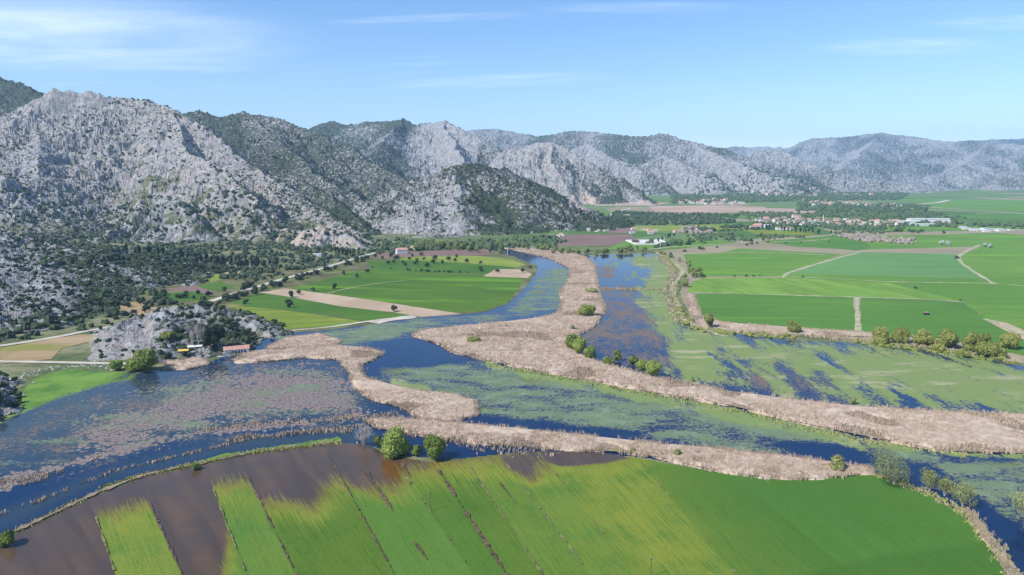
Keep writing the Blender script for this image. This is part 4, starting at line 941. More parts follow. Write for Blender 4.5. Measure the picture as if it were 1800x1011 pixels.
def tree(name, R0, H, trunk, nlobe, nleaf, leaf, fm, bm, seed, lean=(0, 0), core=True, sparse=False):
    """a tree thing at the origin: trunk and crown children"""
    r = np.random.default_rng(seed); root = empty(name, (0, 0, 0))
    L = lobes_round(r, R0, H, nlobe, trunk); L = [(a + lean[0] * c, b + lean[1] * c, c, d, e, f) for a, b, c, d, e, f in L]
    parts = [leaves(L, nleaf, leaf, r)]
    if core:
        Vc, Fc = ICO[2]
        for (a, b, c, rx, ry, rz) in L:
            j = 1 + .22 * r.uniform(-1, 1, (len(Vc), 1)); parts.append((Vc * j * np.array([rx, ry, rz]) * .80 + (a, b, c), Fc))
    V, F = merge(parts); V[:, 2] = np.maximum(V[:, 2], .15)
    mesh_np('crown', V, F, fm, root)
    tb = [limb((0, 0, -.3), (lean[0] * trunk, lean[1] * trunk, trunk + .3 * H), .055 * R0 + .06, .03 * R0 + .03, 7)]
    for (a, b, c, rx, ry, rz) in L[:8]: tb.append(limb((lean[0] * trunk * .8, lean[1] * trunk * .8, trunk * .8), (a, b, c), .03 * R0 + .02, .02, 4))
    if sparse:
        for k in range(5):
            out, tips = [], []; a = k * 1.257 + r.uniform(-.3, .3)
            branching(r, np.array([0., 0, trunk * .5]), np.array([math.cos(a) * .5 + lean[0], math.sin(a) * .5 + lean[1], .8]), H * .33, .12, 3, out, tips, .5, .2); tb += out
    V, F = merge(tb); mesh_np('trunk', V, F, bm, root)
    return root
def bare_tree(name, H, seed, m, spread=.35, depth=4, stems=4):
    r = np.random.default_rng(seed); root = empty(name, (0, 0, 0))
    for k in range(stems):
        out, tips = [], []; a = r.uniform(0, 6.28); d = np.array([math.cos(a) * .28, math.sin(a) * .28, 1.]); d /= np.linalg.norm(d)
        L = H * r.uniform(.32, .42); b = np.array([math.cos(a) * .3, math.sin(a) * .3, 0])
        V, F = limb(b, b + d * L, .16, .10, 6); mesh_np('trunk', V, F, m, root)
        for _ in range(5):
            nd = d + r.normal(0, spread, 3); nd /= np.linalg.norm(nd); branching(r, b + d * L * r.uniform(.4, 1), nd, L * .55, .12, depth - 1, out, tips, spread, .3)
        V, F = merge(out); mesh_np('branches', V, F, m, root)
    return root
def place(o, px, py, rz=0, sc=1.0, dz=0.0):
    x, y = gp(px, py); z = float(ground_h(x, y)); o.location = (float(x), float(y), z + dz); o.rotation_euler = (0, 0, rz)
    o.scale = (sc, sc, sc) if not isinstance(sc, tuple) else sc; return o

# ------------------------------------------------------------------ willows that can be told apart: (px, foot py, width m, height m, material, label)
WIL = [
 (698,801,56,42,'willow','large round yellow green willow standing in the water at the flooded field corner'),
 (766,807,38,41,'willow','upright round yellow green willow right of the large one at the field edge'),
 (664,783,16,18,'willow','small round green willow between the bare tree and the large willow'),
 (732,801,17,18,'willow','little green bush filling the gap between the two round willows'),
 (1033,557,30,20,'willow','lone round willow in the tan reeds left of the blue marsh'),
 (1006,612,32,22,'willow','leftmost willow of the dense clump at the marsh edge of the reeds'),
 (1018,622,28,27,'willow','tallest dark stemmed willow in the middle of the clump in the reeds'),
 (1036,630,28,17,'willow','lower willow at the right end of the clump in the reeds'),
 (1070,642,20,14,'willow','small yellow green willow bush alone at the reed edge below the narrow upright one'),
 (1086,634,14,18,'willow','narrow upright light green willow standing at the marsh edge'),
 (1111,640,20,13,'willow','low pale willow bush just left of the big willow in the reeds'),
 (1128,655,22,22,'willow','smaller willow leaning on the left flank of the biggest reed bed willow'),
 (1147,664,32,29,'willow','biggest willow of the wide reed bed with a dark shaded foot'),
 (1217,671,8,8,'willow','tiny green bush at the back edge of the reeds near the marsh rows'),
 (1007,581,10,9,'willow2','small dull green bush in the reeds above the willow clump'),
 (1038,515,22,9,'willow2','low spreading bush on the weedy causeway beside the reeds'),
 (1500,711,10,13,'willow2','single small bush at the lower rim of the flooded meadow'),
 (1247,577,21,25,'levee_willow','lone olive coloured willow at the bend of the levee'),
 (1394,585,26,20,'levee_willow','isolated willow on the levee below the dark green field'),
 (1550,606,34,27,'levee_willow','first willow of the levee row beside the tan field track'),
 (1583,603,32,27,'levee_willow','second willow of the levee row with a rounded crown'),
 (1622,606,34,25,'levee_willow','third willow of the levee row with a low crown before the gap'),
 (1667,612,40,31,'levee_willow','broad willow starting the thick right hand half of the levee row'),
 (1703,617,34,29,'levee_willow','dense willow behind the low bushes in the right hand levee row'),
 (1728,612,26,25,'levee_willow','willow set back at the field side of the right hand levee row'),
 (1740,627,46,25,'levee_willow','wide low willow standing forward on the marsh side of the levee row'),
 (1772,613,34,29,'levee_willow','last willow at the right end of the levee row'),
 (1650,618,22,12,'levee_willow','low bush in front of the broad levee willow'),
 (1694,628,20,12,'levee_willow','low bush between the broad and the forward levee willows'),
 (257,652,50,38,'willow','big spreading green willow at the lake shore by the dirt road'),
 (205,652,22,17,'willow','small round bush on the shore left of the big lakeside willow'),
 (230,653,22,17,'willow','mid sized bush squeezed against the left side of the lakeside willow'),
 (14,960,28,27,'willow','round grey green bush on the levee at the left picture edge'),
 (345,826,16,12,'willow','small bright green bush overhanging the flooded field'),
 (1192,803,14,14,'willow2','greenish bush poking out of the near reed belt beside a dark gap'),
 (1470,829,28,27,'willow2','grey green feathery bush at the end of the near reed belt'),
 (1113,797,12,8,'willow2','tiny pale bush at the tip of the brown patch on the field edge'),
 (832,601,24,8,'willow','flat patch of bright green shrub inside the wide reed bed'),
]
for i, (px, py, wd, h, mk, lab) in enumerate(WIL):
    d = float(gp(px, py)[1]); big = d < 400; dep = (d * cP + CAM_H * sP) / FPX; wd, h = wd * dep, h * dep * 1.04
    nl = int(min(6500, 900 + 95 * wd * h)); o = tree('willow_tree' if h > 4.7 else 'willow_bush', wd / 2, h * .92, h * .08, int(7 + wd * .5), nl, .34 if big else .45, M[mk], M['bark'], 900 + i)
    place(o, px, py, 0); tag(o, lab, 'tree' if h > 4.7 else 'bush')
PALE = [
 (1572,851,76,66,(-.30,.1),'large half bare pale willow leaning over the channel at the field corner'),
 (1633,866,38,42,(.05,.1),'first small pale willow right of the leaning one on the bank'),
 (1660,872,30,36,(.08,.1),'middle small pale willow with blue water showing through'),
 (1692,892,48,46,(.05,.05),'round pale willow with a yellow green tip on the lower right bank'),
 (1806,925,62,62,(-.05,0),'pale willow cut off by the right picture edge above the dark channel'),
]
for i, (px, py, wd, h, ln, lab) in enumerate(PALE):
    dep = (float(gp(px, py)[1]) * cP + CAM_H * sP) / FPX; wd, h = wd * dep, h * dep
    o = tree('pale_willow_tree', wd / 2, h * .85, h * .15, 14, int(2600 * wd / 9), .20, M['willow2'], M['palebark'], 950 + i, ln, core=False, sparse=True)
    place(o, px, py); tag(o, lab, 'tree')
o = bare_tree('bare_tree', 13.5, 5, M['palebark'], .42, 4, 6); place(o, 640, 783); tag(o, 'leafless whitish tree at the flooded field edge left of the willows', 'tree')
for k, (px, py, h) in enumerate(((338,622,20), (352,624,22), (345,612,19), (362,620,17))):
    o = bare_tree('bare_poplar_tree', h, 60 + k, M['palebark'], .22, 4, 2); place(o, px, py)
    tag(o, ('tall bare poplar directly above the yellow awning', 'tallest bare poplar right of the yellow awning', 'bare poplar set back against the grey crag', 'bare poplar nearest the dark evergreens')[k], 'tree')
for k, (px, py, wd, h, lab) in enumerate(((372,622,13,14,'dark evergreen with the biggest crown left of the white lakeside building'), (386,618,11,15,'dark evergreen right behind the roof of the white lakeside building'), (360,612,10,11,'dark evergreen furthest left behind the lakeside building'), (412,604,9,7,'rounded green tree on the slope above the red roof'), (300,612,11,6,'yellow green bush below the grey crag'), (318,606,9,5,'green bush on the rock above the yellow awning'), (428,602,7,5,'green tree right of the red roof'))):
    o = tree('evergreen_tree', wd / 2, h * .85, h * .15, 11, 2600, .42, M['cypress'] if k < 3 else M['olive'] if k != 4 else M['levee_willow'], M['bark'], 980 + k)
    place(o, px, py); tag(o, lab, 'tree')

# ------------------------------------------------------------------ repeated trees
PRO = {}
def proto(key, *a, **k):
    PRO[key] = tree(*a, **k); PRO[key].location = (0, 0, -999); return PRO[key]
def protos():
    for v in range(3):
        proto(('olive', v), 'olive_tree', 3.2, 4.6, .9, 8, 520, .38, M['olive'], M['bark'], 1100 + v)
        proto(('spring', v), 'riverside_tree', 4.6, 8.5, 1.2, 9, 460, .6, M['springtree'], M['bark'], 1120 + v)
        proto(('far', v), 'plain_tree', 4.2, 6.0, .9, 7, 300, .6, M['fartree'], M['bark'], 1130 + v)
        proto(('shrub', v), 'hillside_shrub', 2.2, 2.9, .15, 6, 380, .30, M['maquis'], M['bark'], 1140 + v)
        proto(('cyp', v), 'cypress_tree', 1.9, 10.5, .4, 9, 320, .5, M['cypress'], M['bark'], 1150 + v)
    proto(('blue', 0), 'blossoming_tree', 4.5, 6.0, .6, 8, 420, .5, M['bluebush'], M['bark'], 1160)
protos()
USED = set(); LABEL_ONE = {}
def put(kind, px, py, sc, label, cat, group, rnd=None, world=None):
    r = rnd or random; v = r.randrange(3) if kind != 'blue' else 0; p = PRO[(kind, v)]
    if (kind, v) not in USED: USED.add((kind, v)); o = p
    else: o = copy_tree(p)
    if world is None: x, y = gp(px, py)
    else: x, y = world
    z = float(ground_h(x, y)); o.location = (float(x), float(y), z); o.rotation_euler = (0, 0, r.uniform(0, 6.28))
    o.scale = (sc * r.uniform(.85, 1.15), sc * r.uniform(.85, 1.15), sc * r.uniform(.85, 1.15))
    tag(o, label, cat, group); return o
OL = [(628,488),(646,480),(604,484),(551,513),(512,523),(526,518),(507,536),(510,541),(432,534),(450,519),(692,548),(588,508),(845,477),(820,462),(845,464),(875,479),(730,466),(733,461),(720,457),(745,457),(765,457),(788,458),(800,460),(712,468),(708,463),(692,463),(700,455),(725,452),(762,464),(778,464),(750,470),(695,457),(688,452),(740,450),(803,453),(932,472),(918,479),(660,452),(672,456),(682,465)]
OLS = {(692,548):('lone dark olive tree on the tan strip near the river bend',1.0),(628,488):('lone dark olive standing in the upper left of the main green field',1.0),(551,513):('olive at the dark green edge above the tan strip',.9),(512,523):('bigger olive at the left end of the tan strip',1.1)}
for p in OL:
    lab, s = OLS.get(p, (None, random.uniform(.8, 1.25)))
    if lab is None: lab = 'dark round tree on fields before villa' if p[1] < 500 else 'dark tree beside the tan strip'
    put('olive', *p, s, lab, 'tree', 'dark trees scattered over the left bank fields' if p[1] < 500 else 'dark trees on the lower left field')
def along(pts, n, seed, jit):
    P = np.array([gp(*q) for q in pts]); seg = np.hypot(*np.diff(P, axis=0).T); cum = np.r_[0, np.cumsum(seg)]
    r = np.random.default_rng(seed); s = np.sort(r.uniform(0, cum[-1], n))
    x = np.interp(s, cum, P[:, 0]) + r.normal(0, jit, n); y = np.interp(s, cum, P[:, 1]) + r.normal(0, jit, n); return x, y
def row(kind, pts, n, jit, sc, label, cat, group, seed):
    rr = random.Random(seed)
    for x, y in zip(*along(pts, n, seed, jit)): put(kind, 0, 0, rr.uniform(*sc), label, cat, group, rr, (x, y))
row('olive', [(345,548),(385,533),(445,516),(505,497),(565,480),(615,465),(650,455)], 62, 3.0, (.8, 1.3), 'dark hedge tree along the dirt road', 'tree', 'hedge trees along the road', 11)
row('olive', [(400,515),(440,502),(500,482),(540,472)], 14, 5.0, (.8, 1.2), 'dark tree on the far side of the dirt road', 'tree', 'trees on the far side of the road', 12)
row('olive', [(210,556),(240,545),(262,530),(300,520),(340,524)], 26, 9.0, (.8, 1.2), 'dark tree in the small orange field', 'tree', 'trees in the small orange field', 13)
row('olive', [(650,470),(690,474),(740,478),(800,480),(850,481)], 18, 2.0, (.4, .7), 'low dark bush on the boundary between two green fields', 'bush', 'bushes on the field boundary', 14)
row('spring', [(870,432),(900,436),(935,438),(950,440),(975,442)], 20, 5.0, (.75, 1.1), 'fresh green tree lining the head of the river channel', 'tree', 'trees at the head of the river', 15)
row('spring', [(700,440),(750,436),(800,438),(850,442)], 34, 16.0, (.8, 1.5), 'grey green grove tree behind the villa', 'tree', 'grove trees behind the villa', 16)
row('spring', [(990,446),(1030,447),(1060,446),(1100,444),(1140,440)], 26, 8.0, (.6, 1.0), 'green tree beyond the blue marsh pool', 'tree', 'trees beyond the marsh pool', 17)
row('spring', [(1160,447),(1185,455),(1203,465),(1215,478),(1225,487),(1215,495),(1200,508)], 26, 5.0, (.5, .85), 'yellowish tree beside the marsh track', 'tree', 'trees beside the marsh track', 18)
row('cyp', [(985,408),(1000,402),(1030,398),(1042,394)], 22, 6.0, (1.1, 1.6), 'dark conifer at the foot of the domed hill by the road', 'tree', 'conifers below the domed hill', 19)
row('cyp', [(1345,404),(1380,407),(1420,410),(1458,414)], 26, 4.0, (.8, 1.2), 'dark conifer in the village windbreak', 'tree', 'windbreak conifers before the village', 20)
row('cyp', [(1154,427),(1160,424),(1168,421),(1178,418),(1186,416)], 10, 1.0, (.7, .9), 'cypress in the row leading up to the white walled yard', 'tree', 'cypresses by the white yard', 21)
row('cyp', [(250,468),(330,470),(400,466),(470,470)], 60, 14.0, (.8, 1.2), 'dark cypress below the big rocky mountain', 'tree', 'cypress plantation trees', 22)
row('cyp', [(590,446),(610,450),(622,452)], 12, 4.0, (.8, 1.1), 'cypress in the short row under the pink quarry', 'tree', 'cypresses under the quarry', 23)
for px, py, lab in ((1655,431,'pale blossoming bush left of a pair in the middle of the green plain'), (1667,432,'pale blossoming bush right of a pair in the middle of the green plain'), (1730,434,'large pale blossoming tree at the top of the curving field path'), (1741,436,'smaller pale blossoming tree right of the path top')):
    put('blue', px, py, 1.1, lab, 'tree', None)
put('far', 1682, 455, .7, 'small dark bush at the bend of the curving field path', 'bush', None)
row('far', [(1540,405),(1600,408),(1640,410)], 16, 10., (.8, 1.1), 'dark tree on the near side of the far village', 'tree', 'trees before the far village', 24)

row('far', [(1235,487),(1380,486),(1560,497),(1690,529)], 9, 1.5, (.25, .45), 'small bush on the long field boundary', 'bush', 'bushes on the right field boundary', 25)
row('far', [(1200,447),(1260,436),(1340,429),(1480,426)], 14, 6.0, (.4, .8), 'dark bush along the brown field edge', 'bush', 'bushes along the brown field edge', 26)
# nearest hillside shrubs as single things, the rest of the scrub as stuff
def scrub():
    X, Y, H, veg, area, keep, pxs, Ys, quarry = SUR; r = np.random.default_rng(5)
    fx = to_px(X, Y, np.clip(H, 0, 900))
    vis = (fx[0] > -120) & (fx[0] < 1900) & keep & (H > .3)
    patch = fbm(X / 35, Y / 35, 4, 700)
    dens = np.clip(veg + (patch - .5) * .55, 0, 1)
    def pick(m, per): 
        p = np.clip(area * dens * per, 0, 1) * m; return np.where(r.uniform(0, 1, len(p)) < p)[0]
    near = vis & (Y < 900)
    i = pick(near, .066); i = i[np.argsort(Y[i])]
    jx = X[i] + r.uniform(-1, 1, len(i)); jy = Y[i] + r.uniform(-1.5, 1.5, len(i))
    # single shrubs: the nearest in view
    q = to_px(jx, jy, H[i]); inv = (q[0] > 5) & (q[0] < 490) & (q[1] < 720)
    one = np.where(inv)[0]; one = one[(r.uniform(0, 1, len(one)) < .30)][:240]
    rr = random.Random(3)
    for k in one:
        pro = q[1][k] > 540 and q[0][k] > 230
        lab = 'dark shrub on the grey lakeside promontory' if pro else 'dark shrub on the left rocky hillside'
        o = put('shrub', 0, 0, rr.uniform(.5, .95), lab, 'shrub', 'shrubs on the promontory' if pro else 'shrubs on the left hillside', rr, (jx[k], jy[k]))
    m = np.ones(len(i), bool); m[one] = False
    rad = np.clip(r.lognormal(.42, .38, len(i)), .7, 3.4)
    V, F = blob_field(jx[m], jy[m], H[i][m] - .3, rad[m], 1, 6)
    tag(mesh_np('hillside_scrub', V, F, M['maquis']), 'dark maquis scrub covering the near rocky hills', 'scrub', kind='stuff')
    i = pick(vis & (Y >= 900) & (Y < 1700), .028); rad = np.clip(r.lognormal(.62, .33, len(i)), 1.0, 4)
    V, F = blob_field(X[i] + r.uniform(-2, 2, len(i)), Y[i] + r.uniform(-2.5, 2.5, len(i)), H[i] - .6, rad, 1, 7)
    tag(mesh_np('mountain_scrub', V, F, M['maquis']), 'dark bushes dotting the slopes of the big grey mountain', 'scrub', kind='stuff')
    i = pick(vis & (Y >= 1700) & (Y < 3000), .015); rad = np.clip(r.lognormal(.9, .33, len(i)), 1.4, 5)
    V, F = blob_field(X[i] + r.uniform(-3, 3, len(i)), Y[i] + r.uniform(-4, 4, len(i)), H[i] - 1, rad, 0, 8)
    tag(mesh_np('ridge_scrub', V, F, M['maquis']), 'dark forest scrub on the ridges behind', 'scrub', kind='stuff')
    print('scrub', len(one), m.sum(), len(i))
scrub()
def wood(name, label, polys, dn, rad, mk, sub=1, seed=1, squash=1.0):
    X, Y = [], []
    for k, p in enumerate(polys):
        x, y = sample_poly(p, dn, seed * 50 + k); m = fbm(x / 45, y / 45, 3, seed) > .36; X.append(x[m]); Y.append(y[m])
    X = np.concatenate(X); Y = np.concatenate(Y); r = np.random.default_rng(seed)
    z = ground_h(X, Y); rd = rad * np.clip(r.lognormal(0, .28, len(X)), .5, 1.8)
    V, F = blob_field(X, Y, z, rd, sub, seed + 3, squash)
    tag(mesh_np(name, V, F, M[mk]), label, 'trees', kind='stuff'); print(name, len(X))
wood('foothill_woodland', 'dense dark olive woodland on the flat below the big mountain', [[(180,440),(420,430),(640,440),(690,438),(640,452),(560,470),(450,495),(400,480),(300,478),(230,478)], [(0,585),(90,560),(190,560),(210,572),(150,582),(0,604)], [(180,505),(230,500),(225,540),(260,556),(200,565),(170,545)], [(225,520),(290,528),(350,530),(380,512),(345,540),(300,545)], [(420,470),(470,490),(440,500),(390,490)], [(470,480),(640,440),(560,470)], [(230,492),(300,500),(280,522),(225,515)]], .0072, 2.4, 'olive', 1, 31)
wood('foothill_woodland', 'scattered dark trees along the foot of the big mountain', [[(0,402),(300,404),(640,424),(640,440),(200,440),(0,430)], [(640,420),(760,425),(700,445),(640,450)]], .0055, 2.6, 'olive', 1, 38)
wood('foothill_woodland', 'bushy trees between the domed hill and the river head', [[(640,438),(700,432),(870,425),(960,418),(1000,425),(975,436),(870,438),(700,442)]], .014, 3.6, 'fartree', 1, 32)
wood('orchard', 'rows of small orchard trees on the far plain left of the village', [[(1080,372),(1190,376),(1300,378),(1290,392),(1200,396),(1105,397),(1062,396)], [(1190,402),(1330,398),(1340,404),(1200,410)]], .0085, 3.3, 'fartree', 0, 33)
wood('far_woodland', 'distant trees and gardens around the villages on the plain', [[(1300,374),(1450,374),(1640,374),(1700,384),(1640,398),(1500,404),(1330,398)], [(1200,413),(1330,413),(1420,418),(1300,426),(1230,424)], [(1460,398),(1600,400),(1560,412),(1470,412)], [(1130,428),(1230,420),(1250,428),(1150,436)]], .0045, 3.4, 'fartree', 0, 34)
wood('far_woodland', 'hazy tree belts on the most distant part of the plain', [[(1180,344),(1330,338),(1600,340),(1580,352),(1300,356),(1180,358)], [(1400,356),(1640,362),(1620,374),(1400,372)], [(1600,392),(1800,394),(1800,404),(1640,400)]], .0022, 5.2, 'fartree', 0, 35)
wood('bare_orchard', 'purplish leafless orchard strip on the green plain', [[(1450,412),(1500,414),(1620,424),(1600,430),(1510,425)], [(1200,400),(1250,402),(1260,412),(1190,410)]], .012, 3.0, 'twig', 1, 36)
wood('levee_scrub', 'low brown bushes along the levee between marsh and fields', [[(1175,512),(1190,512),(1200,550),(1230,575),(1300,583),(1420,592),(1420,597),(1300,592),(1220,583),(1190,562)], [(1160,447),(1172,450),(1196,474),(1200,480),(1185,478)], [(1500,598),(1660,616),(1800,636),(1800,643),(1660,624),(1500,604)]], .045, 1.5, 'levee_willow', 1, 37, .6)

# shoreline boulders
def boulders():
    r = np.random.default_rng(9); x, y = line_scatter([(-120,745),(0,700),(40,660),(100,644),(210,646),(230,646)], 7, .45, 10)
    V, F = blob_field(x, y, ground_h(x, y) - .3, np.clip(r.lognormal(-.9, .5, len(x)), .2, 1.3), 0, 12, .6)
    tag(mesh_np('boulders', V, F, M['boulder']), 'pale loose boulders along the grassy lake shore', 'boulders', kind='stuff')
boulders()

# ------------------------------------------------------------------ buildings
def box(x0, x1, y0, y1, z0, z1):
    V = np.array([(x, y, z) for z in (z0, z1) for x, y in ((x0, y0), (x1, y0), (x1, y1), (x0, y1))], float)
    Q = [(0,3,2,1),(4,5,6,7),(0,1,5,4),(1,2,6,5),(2,3,7,6),(3,0,4,7)]
    return V, np.array([t for a, b, c, d in Q for t in ((a, b, c), (a, c, d))])
def gable(L, W, z0, z1, ov=.5, th=.22):
    x, y = L / 2 + ov, W / 2 + ov; P = []
    for s in (-1, 1):
        V = np.array([(-x, s * y, z0 - ov * (z1 - z0) / (W / 2)), (x, s * y, z0 - ov * (z1 - z0) / (W / 2)), (x, 0, z1), (-x, 0, z1)])
        V = np.concatenate([V, V + (0, 0, th)]); Q = [(0,1,2,3),(4,7,6,5),(0,4,5,1),(1,5,6,2),(2,6,7,3),(3,7,4,0)]
        P.append((V, np.array([t for a, b, c, d in Q for t in ((a, b, c), (a, c, d))])))
    return merge(P)
def gable_ends(L, W, z0, z1):
    P = []
    for s in (-1, 1):
        x = s * L / 2; V = np.array([(x, -W / 2, z0), (x, W / 2, z0), (x, 0, z1 - .05), (x - s * .2, -W / 2, z0), (x - s * .2, W / 2, z0), (x - s * .2, 0, z1 - .05)])
        P.append((V, np.array([(0,1,2),(3,5,4),(0,2,5),(0,5,3),(1,4,5),(1,5,2)])))
    return merge(P)
def house(name, L, W, h, rh, wm, rm, win=True, nw=3):
    root = empty(name, (0, 0, 0)); V, F = merge([box(-L / 2, L / 2, -W / 2, W / 2, -.5, h), gable_ends(L, W, h, h + rh)])
    mesh_np('wall', V, F, wm, root); V, F = gable(L, W, h, h + rh) if rh > .4 else box(-L / 2 - .3, L / 2 + .3, -W / 2 - .3, W / 2 + .3, h, h + .3); mesh_np('roof', V, F, rm, root)
    if win:
        for k in range(nw):
            x = -L / 2 + L * (k + .5) / nw
            if k == nw // 2: V, F = box(x - .5, x + .5, -W / 2 - .08, -W / 2 + .1, 0, 2.1); mesh_np('door', V, F, M['wood'], root)
            else: V, F = box(x - .6, x + .6, -W / 2 - .08, -W / 2 + .1, 1.0, 2.2); mesh_np('window', V, F, M['glass'], root)
    root.location = (0, 0, -999); return root
HP = [house('village_house', 11, 8, 3.4, 2.0, M['wall'], M['roof']), house('village_house', 9, 8, 6.2, 1.8, M['cream'], M['roof']), house('village_house', 12, 8, 3.2, .1, M['wall'], M['paleroof']),
      house('village_house', 14, 8, 3.0, 1.6, M['cream'], M['brownroof'])]
HN = ('red roofed house', 'tall cream house', 'flat roofed house', 'brown roofed house')
HF = [False] * 4
def put_house(kind, x, y, rz, sc, lab, group):
    o = copy_tree(HP[kind]) if HF[kind] else HP[kind]; HF[kind] = True
    o.location = (x, y, float(ground_h(x, y))); o.rotation_euler = (0, 0, rz); o.scale = (sc, sc, sc); tag(o, lab, 'house', group); return o
CL = [([(1325,386),(1400,382),(1430,388),(1500,386),(1570,388),(1590,393),(1570,398),(1500,400),(1430,398),(1390,396),(1330,390)], 92, 0.9, 'in the minaret village', (3, 2, 4, 3)),
      ([(1415,356),(1500,358),(1590,362),(1585,366),(1500,364),(1415,360)], 36, 1.2, 'in the row beyond the village', (1, 1, 6, 1)),
      ([(1190,354),(1260,352),(1310,355),(1305,360),(1240,360),(1190,359)], 40, 1.2, 'beside the red soil strip', (3, 2, 5, 2)),
      ([(1290,341),(1400,338),(1560,341),(1560,346),(1400,347),(1290,346)], 60, 1.5, 'in the hazy far town', (3, 2, 6, 1)),
      ([(1690,400),(1740,404),(1800,404),(1800,411),(1740,409),(1700,408)], 9, .95, 'in the right edge farm row', (1, 0, 6, 1)),
      ([(1320,398),(1350,398),(1340,402),(1322,402)], 4, 1.1, 'left of the dark windbreak', (2, 0, 3, 1)),
      ([(1100,402),(1190,408),(1200,412),(1110,411)], 9, .8, 'behind the white walled yard', (2, 1, 3, 2)),
      ([(945,417),(985,412),(1000,410),(1000,414),(960,420)], 6, .62, 'at the foot of the domed hill', (2, 0, 3, 0)),
      ([(1030,404),(1065,402),(1068,407),(1040,410)], 6, .6, 'among trees above the maroon field', (2, 0, 3, 0))]
for ci, (poly, n, sc, where, wts) in enumerate(CL):
    sc *= 1.22
    rr = random.Random(50 + ci); P = np.array([gp(*q) for q in poly]); lo, hi = P.min(0), P.max(0); PL = [tuple(q) for q in P]; pts = []; g = 0
    while len(pts) < n and g < 6000:
        g += 1; x, y = rr.uniform(lo[0], hi[0]), rr.uniform(lo[1], hi[1])
        if inpoly(np.array([x]), np.array([y]), PL)[0] and all((x - a) ** 2 + (y - b) ** 2 > (15 * sc) ** 2 for a, b in pts): pts.append((x, y))
    for x, y in pts:
        k = rr.choices(range(4), wts)[0]; put_house(k, x, y, rr.uniform(-.5, .5), sc * rr.uniform(.8, 1.15), HN[k] + ' ' + where, HN[k] + 's ' + where)
def at(px, py): x, y = gp(px, py); return float(x), float(y)
# lakeside building with arched dark windows
def lakeside():
    root = empty('lakeside_restaurant', (0, 0, 0)); L, W, h = 15.5, 6.5, 3.4
    V, F = merge([box(-L / 2, L / 2, -W / 2, W / 2, -.2, h), gable_ends(L, W, h, h + 1.5)]); mesh_np('wall', V, F, M['wall'], root)
    V, F = gable(L, W, h, h + 1.5, .5); mesh_np('roof', V, F, M['roof'], root)
    for k in range(5):
        x = -2.6 + k * 2.0; c = [(x + .62 * math.cos(t), 2.0 + .55 * math.sin(t)) for t in np.linspace(0, math.pi, 7)]
        pr = [(x + .62, .5)] + c + [(x - .62, .5)]; n = len(pr)
        V = np.array([(a, -W / 2 - .06, b) for a, b in pr] + [(a, -W / 2 + .1, b) for a, b in pr])
        F = [(0, i, i + 1) for i in range(1, n - 1)] + [t for i in range(n) for t in ((i, n + i, n + (i + 1) % n), (i, n + (i + 1) % n, (i + 1) % n))]
        mesh_np('window', V, np.array(F), M['glass'], root)
    V, F = box(-L / 2 - 3.5, L / 2 + .5, -W / 2 - 3.0, -W / 2 - .02, -.6, .25); mesh_np('terrace', V, F, M['concrete'], root)
    V, F = merge([box(-L / 2 + .6 + k * 1.8, -L / 2 + .7 + k * 1.8, -W / 2 - 2.9, -W / 2 - 2.8, .25, 1.1) for k in range(9)] + [box(-L / 2 + .6, L / 2, -W / 2 - 2.92, -W / 2 - 2.8, 1.1, 1.18)]); mesh_np('railing', V, F, M['wall'], root)
    return root
lr = lakeside(); x, y = at(415, 622); lr.location = (x, y + 1, .3); lr.rotation_euler = (0, 0, R(24))
tag(lr, 'white lakeside building with a red roof and five dark arched windows', 'building')
def awning(name, L, W, h, m, lab, px, py, rz):
    root = empty(name, (0, 0, 0)); V, F = gable(L, W, h, h + .7, .2, .12); mesh_np('canopy', V, F, m, root)
    for sx_ in (-1, 1):
        for sy in (-1, 1): V, F = limb((sx_ * L / 2, sy * W / 2, -.3), (sx_ * L / 2, sy * W / 2, h), .08, .08, 6); mesh_np('post', V, F, M['metal'], root)
    x, y = at(px, py); root.location = (x, y, float(ground_h(x, y)) + .1); root.rotation_euler = (0, 0, R(rz)); tag(root, lab, 'awning')
awning('yellow_awning', 6, 4, 2.6, M['yellow'], 'yellow awning on the shore left of the bare poplars', 324, 628, 12)
awning('white_awning', 9, 3, 2.5, M['wall'], 'long white awning on the shore under the bare poplars', 344, 622, 16)
o = house('white_villa', 16, 11, 6.5, 2.4, M['wall'], M['roof'], nw=5); x, y = at(706, 446); o.location = (x, y, 0); o.rotation_euler = (0, 0, R(20)); tag(o, 'white two storey villa at the end of the dirt road', 'house')
o = house('pink_house', 12, 9, 4.5, 2.4, M['cream'], M['roof'], nw=3); x, y = at(729, 440); o.location = (x, y, 0); o.rotation_euler = (0, 0, R(-10)); tag(o, 'pink roofed house in the trees right of the white villa', 'house')
o = house('grey_shed', 12, 7, 3.2, .1, M['wall'], M['paleroof'], nw=3); x, y = at(558, 450); o.location = (x, y, 0); tag(o, 'white shed beside the cypresses under the pink quarry', 'shed')
for px, py, L, W, h, rm, lab in ((1631,391,95,22,9,'paleroof','longest white industrial shed beyond the village'), (1596,393,52,18,6,'paleroof','lower pale industrial shed left of the longest one'), (1625,397,70,10,4,'paleroof','narrow pale shed in front of the longest one'), (1662,395,34,14,5,'roof','reddish roofed shed right of the longest white one'),(1378,404,34,12,5,'brownroof','long brown roofed barn left of the windbreak')):
    o = house('industrial_shed', L, W, h, 1.2, M['wall'], M[rm], nw=5); x, y = at(px, py); o.location = (x, y, 0); o.rotation_euler = (0, 0, R(-3)); tag(o, lab, 'shed')
